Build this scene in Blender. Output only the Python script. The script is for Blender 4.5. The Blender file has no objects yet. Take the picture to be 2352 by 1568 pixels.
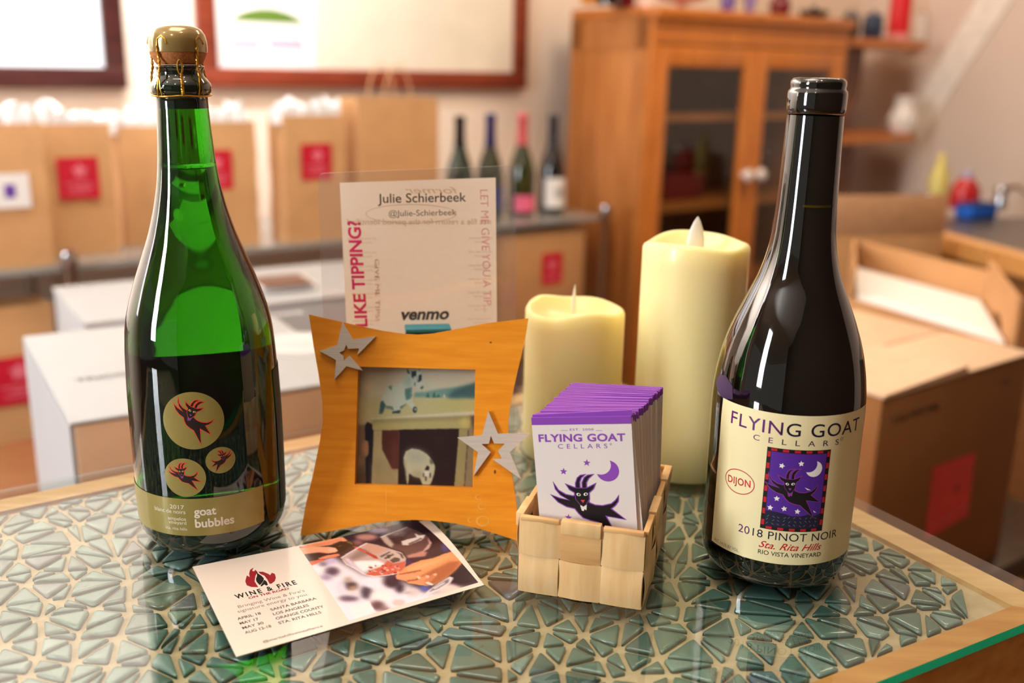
import bpy, bmesh, math, random
import numpy as np
from mathutils import Vector, Matrix
from mathutils.geometry import tessellate_polygon, delaunay_2d_cdt

random.seed(7)
PI = math.pi
SC = bpy.context.scene
COL = SC.collection
T = 1.0                                    # height of the table's glass top above the floor

# ------------------------------------------------------------------ camera, world, light, exposure
PITCH, ROLL, CAMH = 0.269, 0.021, 0.2828
FPX = 2287.0                               # 35 mm lens on a 36 mm wide sensor, 2352 px wide
cam_d = bpy.data.cameras.new('camera'); cam = bpy.data.objects.new('camera', cam_d); COL.objects.link(cam)
fwd = Vector((0, math.cos(PITCH), -math.sin(PITCH))); up0 = Vector((0, math.sin(PITCH), math.cos(PITCH))); rt0 = Vector((1, 0, 0))
RT = rt0*math.cos(ROLL) + up0*math.sin(ROLL); UP = -rt0*math.sin(ROLL) + up0*math.cos(ROLL)
CAM = Vector((0, 0, T + CAMH))
cam.matrix_world = Matrix(((RT.x, UP.x, -fwd.x, 0), (RT.y, UP.y, -fwd.y, 0), (RT.z, UP.z, -fwd.z, CAM.z), (0, 0, 0, 1)))
cam_d.sensor_width = 36.0; cam_d.lens = 35.0; cam_d.clip_start = 0.02
cam_d.dof.use_dof = True; cam_d.dof.focus_distance = 0.565; cam_d.dof.aperture_fstop = 4.5
SC.camera = cam

SC.view_settings.view_transform = 'Standard'; SC.view_settings.look = 'None'
SC.view_settings.gamma = 1.0; SC.view_settings.use_curve_mapping = False
SC.view_settings.exposure = 0.0
SC.cycles.use_denoising = True
SC.cycles.max_bounces = 14; SC.cycles.transparent_max_bounces = 16
SC.cycles.caustics_reflective = False; SC.cycles.caustics_refractive = False
SC.cycles.sample_clamp_indirect = 6.0

wd = bpy.data.worlds.new('room_ambient'); SC.world = wd; wd.use_nodes = True
bg = wd.node_tree.nodes['Background']; bg.inputs[0].default_value = (1.0, 0.91, 0.82, 1); bg.inputs[1].default_value = 0.24

def area(name, loc, target, sx, sy, power, col):
    d = bpy.data.lights.new(name, 'AREA'); d.shape = 'RECTANGLE'; d.size = sx; d.size_y = sy; d.energy = power; d.color = col
    o = bpy.data.objects.new(name, d); COL.objects.link(o); o.location = loc
    o.rotation_euler = (Vector(target) - Vector(loc)).to_track_quat('-Z', 'Y').to_euler()
    return o
# daylight through the shop windows left of and behind the camera; lamps on the ceiling; an added wash, no real lamp, brightens the back wall
area('window_daylight', (-2.5, -0.95, 1.75), (0.0, 0.6, 1.1), 0.42, 1.5, 78, (0.90, 0.95, 1.0))
area('left_window_daylight', (-3.0, 1.2, 1.9), (-0.3, 2.8, 1.2), 0.8, 1.3, 24, (0.95, 0.96, 1.0))
area('ceiling_light_table', (-0.25, 0.7, 2.70), (-0.1, 0.7, 0.9), 0.9, 0.7, 16, (1.0, 0.86, 0.70))
area('ceiling_light_back', (0.9, 2.3, 2.70), (0.9, 3.2, 0.8), 0.9, 0.7, 40, (1.0, 0.80, 0.58))
area('added_wall_wash', (-1.30, 1.42, 2.70), (-1.902, 2.219, 1.95), 2.4, .25, 118, (0.97, 0.97, 1.0)).data.spread = math.radians(95)
for k, (x, y, z) in enumerate(((-0.9, 0.1, 2.3), (0.2, 0.2, 2.35), (-0.35, -0.5, 2.3))):
    d = bpy.data.lights.new('ceiling_bulb', 'POINT'); d.energy = 5; d.color = (1.0, 0.86, 0.68); d.shadow_soft_size = 0.03
    o = bpy.data.objects.new('ceiling_bulb', d); COL.objects.link(o); o.location = (x, y, z)

# ------------------------------------------------------------------ pixel rays of the 2352 x 1568 photograph
def ray(x, y): return fwd + RT*((x-1176)/FPX) - UP*((y-784)/FPX)
def at_z(x, y, h):                         # point seen at pixel (x, y) on the level plane h above the table top
    d = ray(x, y); return CAM + d*((T+h-CAM.z)/d.z)
def at_y(x, y, Y):
    d = ray(x, y); return CAM + d*(Y/d.y)
def at_plane(x, y, p, n):
    d = ray(x, y); return CAM + d*((p-CAM).dot(n)/d.dot(n))

# ------------------------------------------------------------------ materials
def lin(c):
    out = []
    for v in c[:3]:
        v = v/255.0; out.append(v/12.92 if v <= .04045 else ((v+.055)/1.055)**2.4)
    return (*out, 1.0)
MATS = {}
def mat(name, col, rough=.5, metal=0., var=.06, scale=40., spec=.5, coat=0., bump=0., sss=0., sssr=(.01, .008, .004), col2=None, stretch=(1, 1, 1), trans=0., ior=1.45, emit=None):
    if name in MATS: return MATS[name]
    m = bpy.data.materials.new(name); m.use_nodes = True; nt = m.node_tree; b = nt.nodes['Principled BSDF']
    c = lin(col); c2 = lin(col2) if col2 else tuple(max(0, v*(1-3*var)) for v in c[:3])+(1,)
    tc = nt.nodes.new('ShaderNodeTexCoord'); mp = nt.nodes.new('ShaderNodeMapping'); mp.inputs['Scale'].default_value = stretch
    nz = nt.nodes.new('ShaderNodeTexNoise'); nz.inputs['Scale'].default_value = scale; nz.inputs['Detail'].default_value = 4
    rp = nt.nodes.new('ShaderNodeValToRGB'); rp.color_ramp.elements[0].position = .3; rp.color_ramp.elements[1].position = .7
    rp.color_ramp.elements[0].color = c2; rp.color_ramp.elements[1].color = c
    L = nt.links.new
    L(tc.outputs['Object'], mp.inputs[0]); L(mp.outputs[0], nz.inputs['Vector']); L(nz.outputs['Fac'], rp.inputs[0]); L(rp.outputs[0], b.inputs['Base Color'])
    b.inputs['Roughness'].default_value = rough; b.inputs['Metallic'].default_value = metal
    b.inputs['Specular IOR Level'].default_value = spec; b.inputs['IOR'].default_value = ior
    b.inputs['Coat Weight'].default_value = coat; b.inputs['Coat Roughness'].default_value = .05
    b.inputs['Transmission Weight'].default_value = trans
    if sss:
        b.inputs['Subsurface Weight'].default_value = sss; b.inputs['Subsurface Radius'].default_value = sssr; b.inputs['Subsurface Scale'].default_value = 1.0
    if bump:
        bp = nt.nodes.new('ShaderNodeBump'); bp.inputs['Strength'].default_value = bump; bp.inputs['Distance'].default_value = .002
        L(nz.outputs['Fac'], bp.inputs['Height']); L(bp.outputs[0], b.inputs['Normal'])
    MATS[name] = m; return m

def translucent(name, col, amount=.5):      # thin paper: part of the light that falls on its back comes through
    m = mat(name, col, .7, var=.015, scale=30); nt = m.node_tree; b = nt.nodes['Principled BSDF']; tr = nt.nodes.new('ShaderNodeBsdfTranslucent'); mx = nt.nodes.new('ShaderNodeMixShader')
    tr.inputs[0].default_value = lin(col); mx.inputs[0].default_value = amount; L = nt.links.new
    L(b.outputs[0], mx.inputs[1]); L(tr.outputs[0], mx.inputs[2]); L(mx.outputs[0], nt.nodes['Material Output'].inputs[0]); return m
def ink(name, col, rough=.45): return mat(name, col, rough, var=.015, scale=300)

def clear_pane(name, tint=(1, 1, 1), ior=1.5, rough=.0, haze=0.):
    if name in MATS: return MATS[name]
    m = bpy.data.materials.new(name); m.use_nodes = True; nt = m.node_tree; nt.nodes.remove(nt.nodes['Principled BSDF'])
    out = nt.nodes['Material Output']; tr = nt.nodes.new('ShaderNodeBsdfTransparent'); gl = nt.nodes.new('ShaderNodeBsdfGlossy')
    tr.inputs[0].default_value = (*tint, 1); gl.inputs['Roughness'].default_value = rough
    fr = nt.nodes.new('ShaderNodeFresnel'); fr.inputs[0].default_value = ior; mx = nt.nodes.new('ShaderNodeMixShader')
    geo = nt.nodes.new('ShaderNodeNewGeometry'); inv = nt.nodes.new('ShaderNodeMath'); inv.operation = 'SUBTRACT'; inv.inputs[0].default_value = 1.0
    mu = nt.nodes.new('ShaderNodeMath'); mu.operation = 'MULTIPLY'       # a sheet mirrors on its outer faces only
    L = nt.links.new; L(geo.outputs['Backfacing'], inv.inputs[1])
    m0 = nt.nodes.new('ShaderNodeMath'); m0.operation = 'MULTIPLY'; m0.use_clamp = True; m0.inputs[1].default_value = 1.7; L(fr.outputs[0], m0.inputs[0]); L(m0.outputs[0], mu.inputs[0]); L(inv.outputs[0], mu.inputs[1])
    L(mu.outputs[0], mx.inputs[0]); L(tr.outputs[0], mx.inputs[1]); L(gl.outputs[0], mx.inputs[2])
    last = mx
    if haze:
        df = nt.nodes.new('ShaderNodeBsdfDiffuse'); df.inputs[0].default_value = (.9, .88, .86, 1); m2 = nt.nodes.new('ShaderNodeMixShader')
        nz = nt.nodes.new('ShaderNodeTexNoise'); nz.inputs['Scale'].default_value = 60
        mr = nt.nodes.new('ShaderNodeMapRange'); mr.inputs[3].default_value = haze*.6; mr.inputs[4].default_value = haze*1.3
        L(nz.outputs['Fac'], mr.inputs[0]); L(mr.outputs[0], m2.inputs[0]); L(mx.outputs[0], m2.inputs[1]); L(df.outputs[0], m2.inputs[2]); last = m2
    L(last.outputs[0], out.inputs[0]); MATS[name] = m; return m

def painted(name, rough=.35):              # a printed picture: colours come from the mesh's own colour attribute
    m = bpy.data.materials.new(name); m.use_nodes = True; nt = m.node_tree; b = nt.nodes['Principled BSDF']
    a = nt.nodes.new('ShaderNodeVertexColor'); a.layer_name = 'print'; nt.links.new(a.outputs[0], b.inputs['Base Color'])
    b.inputs['Roughness'].default_value = rough; return m

def wood(name, c1, c2, scale=9., rough=.4, coat=.15, stretch=(1, 9, 9)):
    return mat(name, c1, rough, col2=c2, scale=scale, stretch=stretch, coat=coat, bump=.05)

# ------------------------------------------------------------------ mesh helpers
def finish(me, smooth=.7):
    for p in me.polygons: p.use_smooth = True
    me.set_sharp_from_angle(angle=smooth)
def link(name, me, parent=None):
    o = bpy.data.objects.new(name, me); COL.objects.link(o)
    if parent is not None: o.parent = parent
    return o
def empty(name, loc, rz=0.):
    o = bpy.data.objects.new(name, None); COL.objects.link(o); o.location = loc; o.rotation_euler = (0, 0, rz); o.empty_display_size = .02; return o
def tag(o, label=None, cat=None, group=None, kind=None):
    if label: o['label'] = label
    if cat: o['category'] = cat
    if group: o['group'] = group
    if kind: o['kind'] = kind
    return o

class MB:
    def __init__(s): s.v = []; s.f = []; s.mi = []; s.mats = []
    def m(s, mt):
        if mt not in s.mats: s.mats.append(mt)
        return s.mats.index(mt)
    def add(s, vs, fs, mt=None, M=None):
        k = len(s.v); i = s.m(mt) if mt else 0
        for v in vs: s.v.append(tuple(M @ Vector(v)) if M is not None else tuple(v))
        for f in fs: s.f.append(tuple(k+a for a in f)); s.mi.append(i)
    def box(s, lo, hi, mt=None, M=None, bev=0.):
        if bev:
            bm = bmesh.new(); bmesh.ops.create_cube(bm, size=1)
            for v in bm.verts: v.co = Vector([lo[k] + (v.co[k]+.5)*(hi[k]-lo[k]) for k in range(3)])
            bmesh.ops.bevel(bm, geom=bm.edges[:], offset=bev, segments=2, affect='EDGES', profile=.5)
            bm.verts.index_update(); s.add([v.co for v in bm.verts], [[v.index for v in f.verts] for f in bm.faces], mt, M); bm.free(); return
        x0, y0, z0 = lo; x1, y1, z1 = hi
        s.add([(x0, y0, z0), (x1, y0, z0), (x1, y1, z0), (x0, y1, z0), (x0, y0, z1), (x1, y0, z1), (x1, y1, z1), (x0, y1, z1)],
              [(0, 3, 2, 1), (4, 5, 6, 7), (0, 1, 5, 4), (1, 2, 6, 5), (2, 3, 7, 6), (3, 0, 4, 7)], mt, M)
    def lathe(s, prof, n=48, mt=None, M=None, a0=0., a1=2*PI):
        full = abs(a1-a0-2*PI) < 1e-6; cols = n if full else n+1; vs = []; fs = []
        for r, z in prof:
            for k in range(cols):
                a = a0+(a1-a0)*k/n; vs.append((max(r, 1e-5)*math.sin(a), -max(r, 1e-5)*math.cos(a), z))
        for i in range(len(prof)-1):
            for k in range(n):
                k2 = (k+1) % cols; fs.append((i*cols+k, i*cols+k2, (i+1)*cols+k2, (i+1)*cols+k))
        s.add(vs, fs, mt, M)
    def tube(s, pts, r, n=8, mt=None, M=None, closed=False):
        pts = [Vector(p) for p in pts]; N = len(pts); vs = []; fs = []; prev = None
        for i, p in enumerate(pts):
            if closed: t = (pts[(i+1) % N]-pts[i-1]).normalized()
            else: t = (pts[min(i+1, N-1)]-pts[max(i-1, 0)]).normalized()
            if prev is None: a = t.orthogonal().normalized()
            else: a = (prev - t*prev.dot(t)).normalized()
            prev = a; b = t.cross(a); rr = r[i] if isinstance(r, (list, tuple)) else r
            for k in range(n): vs.append(p+(a*math.cos(2*PI*k/n)+b*math.sin(2*PI*k/n))*rr)
        for i in range(N if closed else N-1):
            for k in range(n):
                j = (i+1) % N; fs.append((i*n+k, i*n+(k+1) % n, j*n+(k+1) % n, j*n+k))
        if not closed: fs.append(tuple(range(n))[::-1]); fs.append(tuple((N-1)*n+k for k in range(n)))
        s.add(vs, fs, mt, M)
    def prism(s, poly, z0, z1, mt=None, M=None, holes=()):
        loops = [list(poly)]+[list(h) for h in holes]; allp = [p for l in loops for p in l]; n = len(allp)
        tris = tessellate_polygon([[Vector((p[0], p[1], 0)) for p in l] for l in loops])
        vs = [(p[0], p[1], z0) for p in allp]+[(p[0], p[1], z1) for p in allp]; fs = []
        for t in tris:
            a, b, c = (Vector((*allp[i], 0)) for i in t); t = tuple(t)
            if (b-a).cross(c-a).z < 0: t = t[::-1]
            fs.append(tuple(i+n for i in t)); fs.append(t[::-1])
        k = 0
        for li, l in enumerate(loops):
            ar = sum(l[i][0]*l[(i+1) % len(l)][1]-l[(i+1) % len(l)][0]*l[i][1] for i in range(len(l))); ccw = (ar > 0) == (li == 0)
            for i in range(len(l)):
                a, b = k+i, k+(i+1) % len(l); q = (a, b, b+n, a+n); fs.append(q if ccw else q[::-1])
            k += len(l)
        s.add(vs, fs, mt, M)
    def quadsheet(s, p00, p10, p11, p01, th, mt=None, nu=1, nv=1):   # a thin panel with thickness along its normal
        p00, p10, p11, p01 = map(Vector, (p00, p10, p11, p01)); n = (p10-p00).cross(p01-p00).normalized()*th; vs = []; fs = []
        for sgn in (0, 1):
            for j in range(nv+1):
                for i in range(nu+1):
                    u, v = i/nu, j/nv; vs.append(p00*(1-u)*(1-v)+p10*u*(1-v)+p11*u*v+p01*(1-u)*v + n*(-sgn))
        W = nu+1; K = W*(nv+1)
        for j in range(nv):
            for i in range(nu):
                a = j*W+i; fs.append((a, a+1, a+W+1, a+W)); fs.append((K+a, K+a+W, K+a+W+1, K+a+1))
        for i in range(nu):
            fs.append((i, K+i, K+i+1, i+1)); a = nv*W+i; fs.append((a, a+1, K+a+1, K+a))
        for j in range(nv):
            a = j*W; fs.append((a, a+W, K+a+W, K+a)); a = j*W+nu; fs.append((a, K+a, K+a+W, a+W))
        s.add(vs, fs, mt)
    def build(s, name, mt=None, parent=None, smooth=.7):
        me = bpy.data.meshes.new(name); me.from_pydata(s.v, [], s.f)
        for q in (s.mats or [mt]): me.materials.append(q)
        if s.mats:
            for p, i in zip(me.polygons, s.mi): p.material_index = i
        finish(me, smooth); me.update(); return link(name, me, parent)

# ------------------------------------------------------------------ flat print: shapes and lettering laid on a surface
FONT_CACHE = {}
def glyphs(txt, space=1.0, bold=0., shear=0.):
    key = (txt, space, bold, shear)
    if key not in FONT_CACHE:
        cu = bpy.data.curves.new('lettering', 'FONT'); cu.body = txt; cu.size = 1.0; cu.space_character = space; cu.offset = bold; cu.shear = shear
        cu.resolution_u = 4; ob = bpy.data.objects.new('lettering', cu); COL.objects.link(ob)
        dg = bpy.context.evaluated_depsgraph_get(); me = bpy.data.meshes.new_from_object(ob.evaluated_get(dg))
        V = [(v.co.x, v.co.y) for v in me.vertices]; F = [tuple(p.vertices) for p in me.polygons]
        bpy.data.objects.remove(ob); bpy.data.curves.remove(cu); bpy.data.meshes.remove(me); FONT_CACHE[key] = (V, F)
    return FONT_CACHE[key]
CAP = .729
def ell(cx, cy, rx, ry=None, n=40, a0=0., a1=2*PI, rot=0.):
    ry = ry or rx; out = []
    for k in range(n):
        a = a0+(a1-a0)*k/n; x, y = rx*math.cos(a), ry*math.sin(a); out.append((cx+x*math.cos(rot)-y*math.sin(rot), cy+x*math.sin(rot)+y*math.cos(rot)))
    return out
def star(cx, cy, r, inner=.42, rot=0., n=5):
    return [(cx+(r if k % 2 == 0 else r*inner)*math.sin(PI*k/n+rot), cy+(r if k % 2 == 0 else r*inner)*math.cos(PI*k/n+rot)) for k in range(2*n)]
def moon(cx, cy, r, dx, dy, r2, n=28):
    d = math.hypot(dx, dy); a = math.atan2(dy, dx); x = (d*d+r*r-r2*r2)/(2*d); b1 = math.acos(x/r); b2 = math.acos((d-x)/r2)
    p = [(cx+r*math.cos(a+b1+(2*PI-2*b1)*k/n), cy+r*math.sin(a+b1+(2*PI-2*b1)*k/n)) for k in range(n+1)]
    q = [(cx+dx+r2*math.cos(a+PI+b2-2*b2*k/n), cy+dy+r2*math.sin(a+PI+b2-2*b2*k/n)) for k in range(n+1)]
    return p + q
def grow(poly, d):
    n = len(poly); ar = sum(poly[i][0]*poly[(i+1) % n][1]-poly[(i+1) % n][0]*poly[i][1] for i in range(n)); sg = 1 if ar > 0 else -1; out = []
    for i in range(n):
        a, b, c = (Vector(poly[i-1]), Vector(poly[i]), Vector(poly[(i+1) % n])); e1 = (b-a).normalized(); e2 = (c-b).normalized()
        n1 = Vector((e1.y, -e1.x))*sg; n2 = Vector((e2.y, -e2.x))*sg; m = n1+n2
        m = m.normalized() if m.length > .05 else n1; k = max(m.dot(n1), .38); q = b+m*(d/k); out.append((q.x, q.y))
    return out
class Print:
    def __init__(s, step=.04): s.mb = MB(); s.step = step        # units are millimetres; layers sit step mm apart
    def poly(s, pts, mt, layer=1, holes=()):
        loops = [list(pts)]+[list(h) for h in holes]; allp = [p for l in loops for p in l]
        tr = tessellate_polygon([[Vector((p[0], p[1], 0)) for p in l] for l in loops]); fs = []
        for t in tr:
            a, b, c = (Vector((allp[i][0], allp[i][1], 0)) for i in t); t = tuple(t); fs.append(t if (b-a).cross(c-a).z > 0 else t[::-1])
        s.mb.add([(p[0], p[1], layer*s.step) for p in allp], fs, mt)
    def rect(s, x0, y0, x1, y1, mt, layer=1): s.poly([(x0, y0), (x1, y0), (x1, y1), (x0, y1)], mt, layer)
    def line(s, pts, w, mt, layer=1):
        for a, b in zip(pts, pts[1:]):
            a, b = Vector(a), Vector(b); t = (b-a).normalized()*w*.5; n = Vector((-t.y, t.x)); a = a-t*.6; b = b+t*.6
            s.poly([a-n, b-n, b+n, a+n], mt, layer)
    def text(s, txt, x0, x1, y, cap, mt, layer=2, space=1., bold=0., shear=0., rot=0., flip=False, colors=None):
        V, F = glyphs(txt, space, bold, shear); xs = [v[0] for v in V]; lo, hi = min(xs), max(xs); k = (x1-x0)/(hi-lo); q = cap/CAP; vs = []
        for a, b in V:
            u, w = (a-lo)*k, b*q
            if flip: u = (x1-x0)-u
            vs.append((x0+u*math.cos(rot)-w*math.sin(rot), y+u*math.sin(rot)+w*math.cos(rot), layer*s.step))
        if colors is None: s.mb.add(vs, F, mt)
        else:
            for f in F:
                cx = sum(V[i][0] for i in f)/len(f); s.mb.add([vs[i] for i in f], [tuple(range(len(f)))], colors[0] if cx < lo+(hi-lo)*colors[2] else colors[1])
    def build(s, name, fn, parent=None, cut=0., cutv=0.):
        bm = bmesh.new(); vs = [bm.verts.new(v) for v in s.mb.v]
        for f, mi in zip(s.mb.f, s.mb.mi):
            try: q = bm.faces.new([vs[i] for i in f]); q.material_index = mi
            except ValueError: pass
        if cut:
            xs = [v[0] for v in s.mb.v]; x = math.ceil(min(xs)/cut)*cut
            while x < max(xs):
                bmesh.ops.bisect_plane(bm, geom=bm.verts[:]+bm.edges[:]+bm.faces[:], plane_co=(x, 0, 0), plane_no=(1, 0, 0)); x += cut
        if cutv:
            ys = [v[1] for v in s.mb.v]; y = math.ceil(min(ys)/cutv)*cutv
            while y < max(ys):
                bmesh.ops.bisect_plane(bm, geom=bm.verts[:]+bm.edges[:]+bm.faces[:], plane_co=(0, y, 0), plane_no=(0, 1, 0)); y += cutv
        for v in bm.verts: v.co = fn(v.co.x*1e-3, v.co.y*1e-3, v.co.z*1e-3)
        me = bpy.data.meshes.new(name); bm.to_mesh(me); bm.free()
        for q in s.mb.mats: me.materials.append(q)
        return link(name, me, parent)

# ------------------------------------------------------------------ painted pictures (photographs that are printed on things)
class Paint:
    def __init__(s, w, h, base): s.w, s.h = w, h; s.im = np.ones((h, w, 3))*np.array(base, float); s.X, s.Y = np.meshgrid((np.arange(w)+.5)/w, (np.arange(h)+.5)/h)
    def blur(s, m, r):
        r = int(r)
        if r < 1: return m
        for ax in (0, 1):
            for _ in range(2):
                p = np.pad(m, [(r, r) if a == ax else (0, 0) for a in (0, 1)], mode='edge'); c = np.cumsum(p, axis=ax); c = np.insert(c, 0, 0, axis=ax)
                n = m.shape[ax]; sl = lambda a, b: tuple(slice(a, b) if q == ax else slice(None) for q in (0, 1))
                m = (c[sl(2*r+1, 2*r+1+n)]-c[sl(0, n)])/(2*r+1)
        return m
    def mask(s, pts):
        m = np.zeros((s.h, s.w), bool)
        for (x0, y0), (x1, y1) in zip(pts, pts[1:]+pts[:1]):
            if y0 == y1: continue
            c = ((y0 > s.Y) != (y1 > s.Y)) & (s.X < (x1-x0)*(s.Y-y0)/(y1-y0)+x0); m ^= c
        return m.astype(float)
    def poly(s, pts, col, soft=1, op=1.):
        m = s.blur(s.mask(list(pts)), soft)*op; s.im = s.im*(1-m[..., None])+np.array(col, float)*m[..., None]
    def blob(s, x, y, rx, ry, col, soft=1, op=1., rot=0.): s.poly(ell(x, y, rx, ry, 24, rot=rot), col, soft, op)
    def speck(s, amt, seed=1):
        r = np.random.RandomState(seed); n = s.blur(r.randn(s.h, s.w), 1); s.im = np.clip(s.im+n[..., None]*amt, 0, 255)
    def build(s, name, fn, mt, parent=None):          # fn(u, v) with u, v in 0..1, v downwards
        w, h = s.w, s.h; vs = [fn(i/w, j/h) for j in range(h+1) for i in range(w+1)]; W = w+1
        fs = [(j*W+i, (j+1)*W+i, (j+1)*W+i+1, j*W+i+1) for j in range(h) for i in range(w)]
        me = bpy.data.meshes.new(name); me.from_pydata(vs, [], fs); me.materials.append(mt)
        pad = np.pad(s.im, ((0, 1), (0, 1), (0, 0)), mode='edge')/255.; l = np.where(pad <= .04045, pad/12.92, ((pad+.055)/1.055)**2.4)
        rgba = np.concatenate([l, np.ones(l.shape[:2]+(1,))], 2).reshape(-1).astype(np.float32)
        at = me.color_attributes.new('print', 'FLOAT_COLOR', 'POINT'); at.data.foreach_set('color', rgba); me.update()
        return link(name, me, parent)

# common materials
PAPER_KRAFT = mat('kraft_paper', (214, 164, 112), .75, var=.04, scale=14)
KRAFT_SHADE = mat('kraft_carton', (196, 146, 96), .8, var=.04, scale=12)
CARTON_EDGE = mat('carton_edge', (222, 178, 132), .8, var=.03)
WHITE_CARD = mat('white_cardboard', (182, 185, 188), .7, var=.015, scale=10)
WHITE_PAPER = mat('white_paper', (244, 240, 238), .6, var=.01, scale=20)
TISSUE = mat('white_tissue', (248, 246, 246), .8, var=.01, scale=30)
RED_LABEL = mat('red_sticker', (206, 24, 52), .5, var=.03); PINK_INK = ink('pink_ink', (232, 120, 140))
CHROME = mat('chrome', (205, 205, 208), .18, metal=1., var=.02)
DARK_INK = ink('black_ink', (24, 20, 24)); GREY_INK = ink('grey_ink', (110, 104, 104))
OAK = wood('golden_oak', (206, 126, 52), (178, 100, 36), scale=7, stretch=(9, 9, 1))
OAK_SIDE = wood('oak_side_panel', (190, 124, 62), (166, 100, 46), scale=5, stretch=(6, 6, 1))
OAK_DARK = wood('dark_shaded_oak', (84, 52, 30), (64, 38, 22), scale=6)  # cabinet interior's shade put into the oak; plain dark oak on lid and upright

# ================================================================== the room (turned 37 degrees to the camera)
PHI = math.radians(37.0)
AX = Vector((math.cos(PHI), math.sin(PHI), 0)); BX = Vector((-math.sin(PHI), math.cos(PHI), 0))
WALL_B = 2.66
def room(a, b, z): return AX*a + BX*b + Vector((0, 0, z))
def rlocal(p): return Vector((p.dot(AX), p.dot(BX), p.z))
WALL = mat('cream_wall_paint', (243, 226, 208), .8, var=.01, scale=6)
m = MB(); m.box((-6, -5, -.05), (7, 7.5, 0)); tag(m.build('floor', wood('brown_floor_boards', (150, 104, 66), (120, 80, 48), scale=3, stretch=(1, 8, 1))), kind='structure')
RW0 = Vector((1.72, 4.6, 0)); RWD = Vector((.19, -.98, 0)).normalized(); RWN = Vector((-RWD.y, RWD.x, 0))
a_corner = None
m = MB(); M = Matrix.Translation((0, 0, 0)) @ Matrix.Rotation(PHI, 4, 'Z'); m.box((-3.2, WALL_B, 0), (3.90, WALL_B+.1, 2.75), M=M); tag(m.build('wall_back', WALL), kind='structure')
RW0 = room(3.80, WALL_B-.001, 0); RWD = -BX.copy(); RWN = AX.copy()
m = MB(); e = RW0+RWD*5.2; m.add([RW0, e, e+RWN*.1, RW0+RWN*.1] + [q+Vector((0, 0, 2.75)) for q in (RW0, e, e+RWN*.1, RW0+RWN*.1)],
      [(0, 1, 2, 3), (7, 6, 5, 4), (0, 4, 5, 1), (1, 5, 6, 2), (2, 6, 7, 3), (3, 7, 4, 0)]); tag(m.build('wall_right', mat('darker_cream_wall', (226, 206, 192), .8, var=.01, scale=6)), kind='structure')  # right wall a darker, pinker cream than the back wall

m = MB(); m.box((-3.0, -1.75, 0), (3.9, -1.65, 2.75), M=M); tag(m.build('wall_front_added', mat('dark_reflection_wall', (70, 56, 44), .8, var=.02, scale=4)), kind='structure')  # unseen wall behind the camera, added dark to deepen the bottle reflections

def on_wall(x, y):                        # pixel -> (along wall, height) on the back wall
    p = at_plane(x, y, BX*WALL_B, BX); return p.dot(AX), p.z
def wall_frame(name, quad, fw_, mt, paper, label, sheets):
    (a0, z0), (a1, z1) = quad; r = empty(name, room((a0+a1)/2, WALL_B-.002, z0), PHI); tag(r, label, 'picture')
    w = (a1-a0)/2; h = z1-z0; d = -.03
    m = MB()
    for lo, hi in (((-w, d, 0), (w, 0, fw_)), ((-w, d, h-fw_), (w, 0, h)), ((-w, d, fw_), (-w+fw_, 0, h-fw_)), ((w-fw_, d, fw_), (w, 0, h-fw_))): m.box(lo, hi, bev=.004)
    m.build('frame', mt, r)
    m = MB(); m.box((-w+fw_*.8, -.012, fw_*.8), (w-fw_*.8, -.004, h-fw_*.8)); m.build('backing_sheet', paper, r)
    for nm, (sa, sz), (ta, tz), pm, prints in sheets:
        m = MB(); m.box((sa-(a0+a1)/2, -.0145, sz-z0), (ta-(a0+a1)/2, -.0125, tz-z0)); sh = m.build(nm, pm, r)
        for pr in prints: pr(sh, (a0+a1)/2, z0)
    return r
DARKWOOD = wood('dark_frame_wood', (70, 30, 26), (50, 20, 18)); REDWOOD = wood('red_brown_frame_wood', (140, 62, 38), (112, 44, 28))
a0, _ = on_wall(-260, 190); a1, z0 = on_wall(287, 203); wall_frame('picture_frame', ((a0, z0), (a1, 1.85)), .05, DARKWOOD, mat('pale_poster', (226, 232, 234), .35, var=.03, scale=4),
    'dark brown framed pale poster on the wall behind the cork-topped bottle', [])
a0, _ = on_wall(447, 100); a1, z0 = on_wall(1197, 203); qa, qz = on_wall(490, 165); ra, _ = on_wall(722, 165); ta, tz = on_wall(734, 160); ua, _ = on_wall(1182, 160)
def hill_print(sh, ac, zc):
    P = Print(.3)
    x0, z1 = on_wall(525, 48); x1, z2 = on_wall(690, 25); cx = (x0+x1)/2; w = (x1-x0)/2
    P.poly([((cx+w*math.cos(t)-ac)*1e3, (z1+(z2-z1)*max(0, math.sin(t))**1.5-zc)*1e3) for t in [PI*k/24 for k in range(25)]], ink('hill_green_ink', (96, 128, 46)))
    for yy, xa, xb in ((100, 525, 590), (100, 612, 690)):
        p0 = on_wall(xa, yy); p1 = on_wall(xb, yy); P.rect((p0[0]-ac)*1e3, (p0[1]-zc)*1e3-14, (p1[0]-ac)*1e3, (p0[1]-zc)*1e3+14, ink('pale_violet_ink', (190, 186, 206)))
    P.build('hill_emblem', lambda u, v, h: Vector((u, -.0146-h, v)), sh)
wall_frame('picture_frame', ((a0, z0), (a1, 1.85)), .05, REDWOOD, mat('cream_map_paper', (240, 226, 204), .6, var=.02, scale=5),
    'red-brown framed board with white sheets above the paper bags', [('notice_sheet', (qa, qz), (ra, 1.75), WHITE_PAPER, [hill_print]), ('map_sheet', (ta, tz), (ua, 1.75), mat('cream_chart_paper', (236, 226, 206), .5, var=.03, scale=9), [])])

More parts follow.
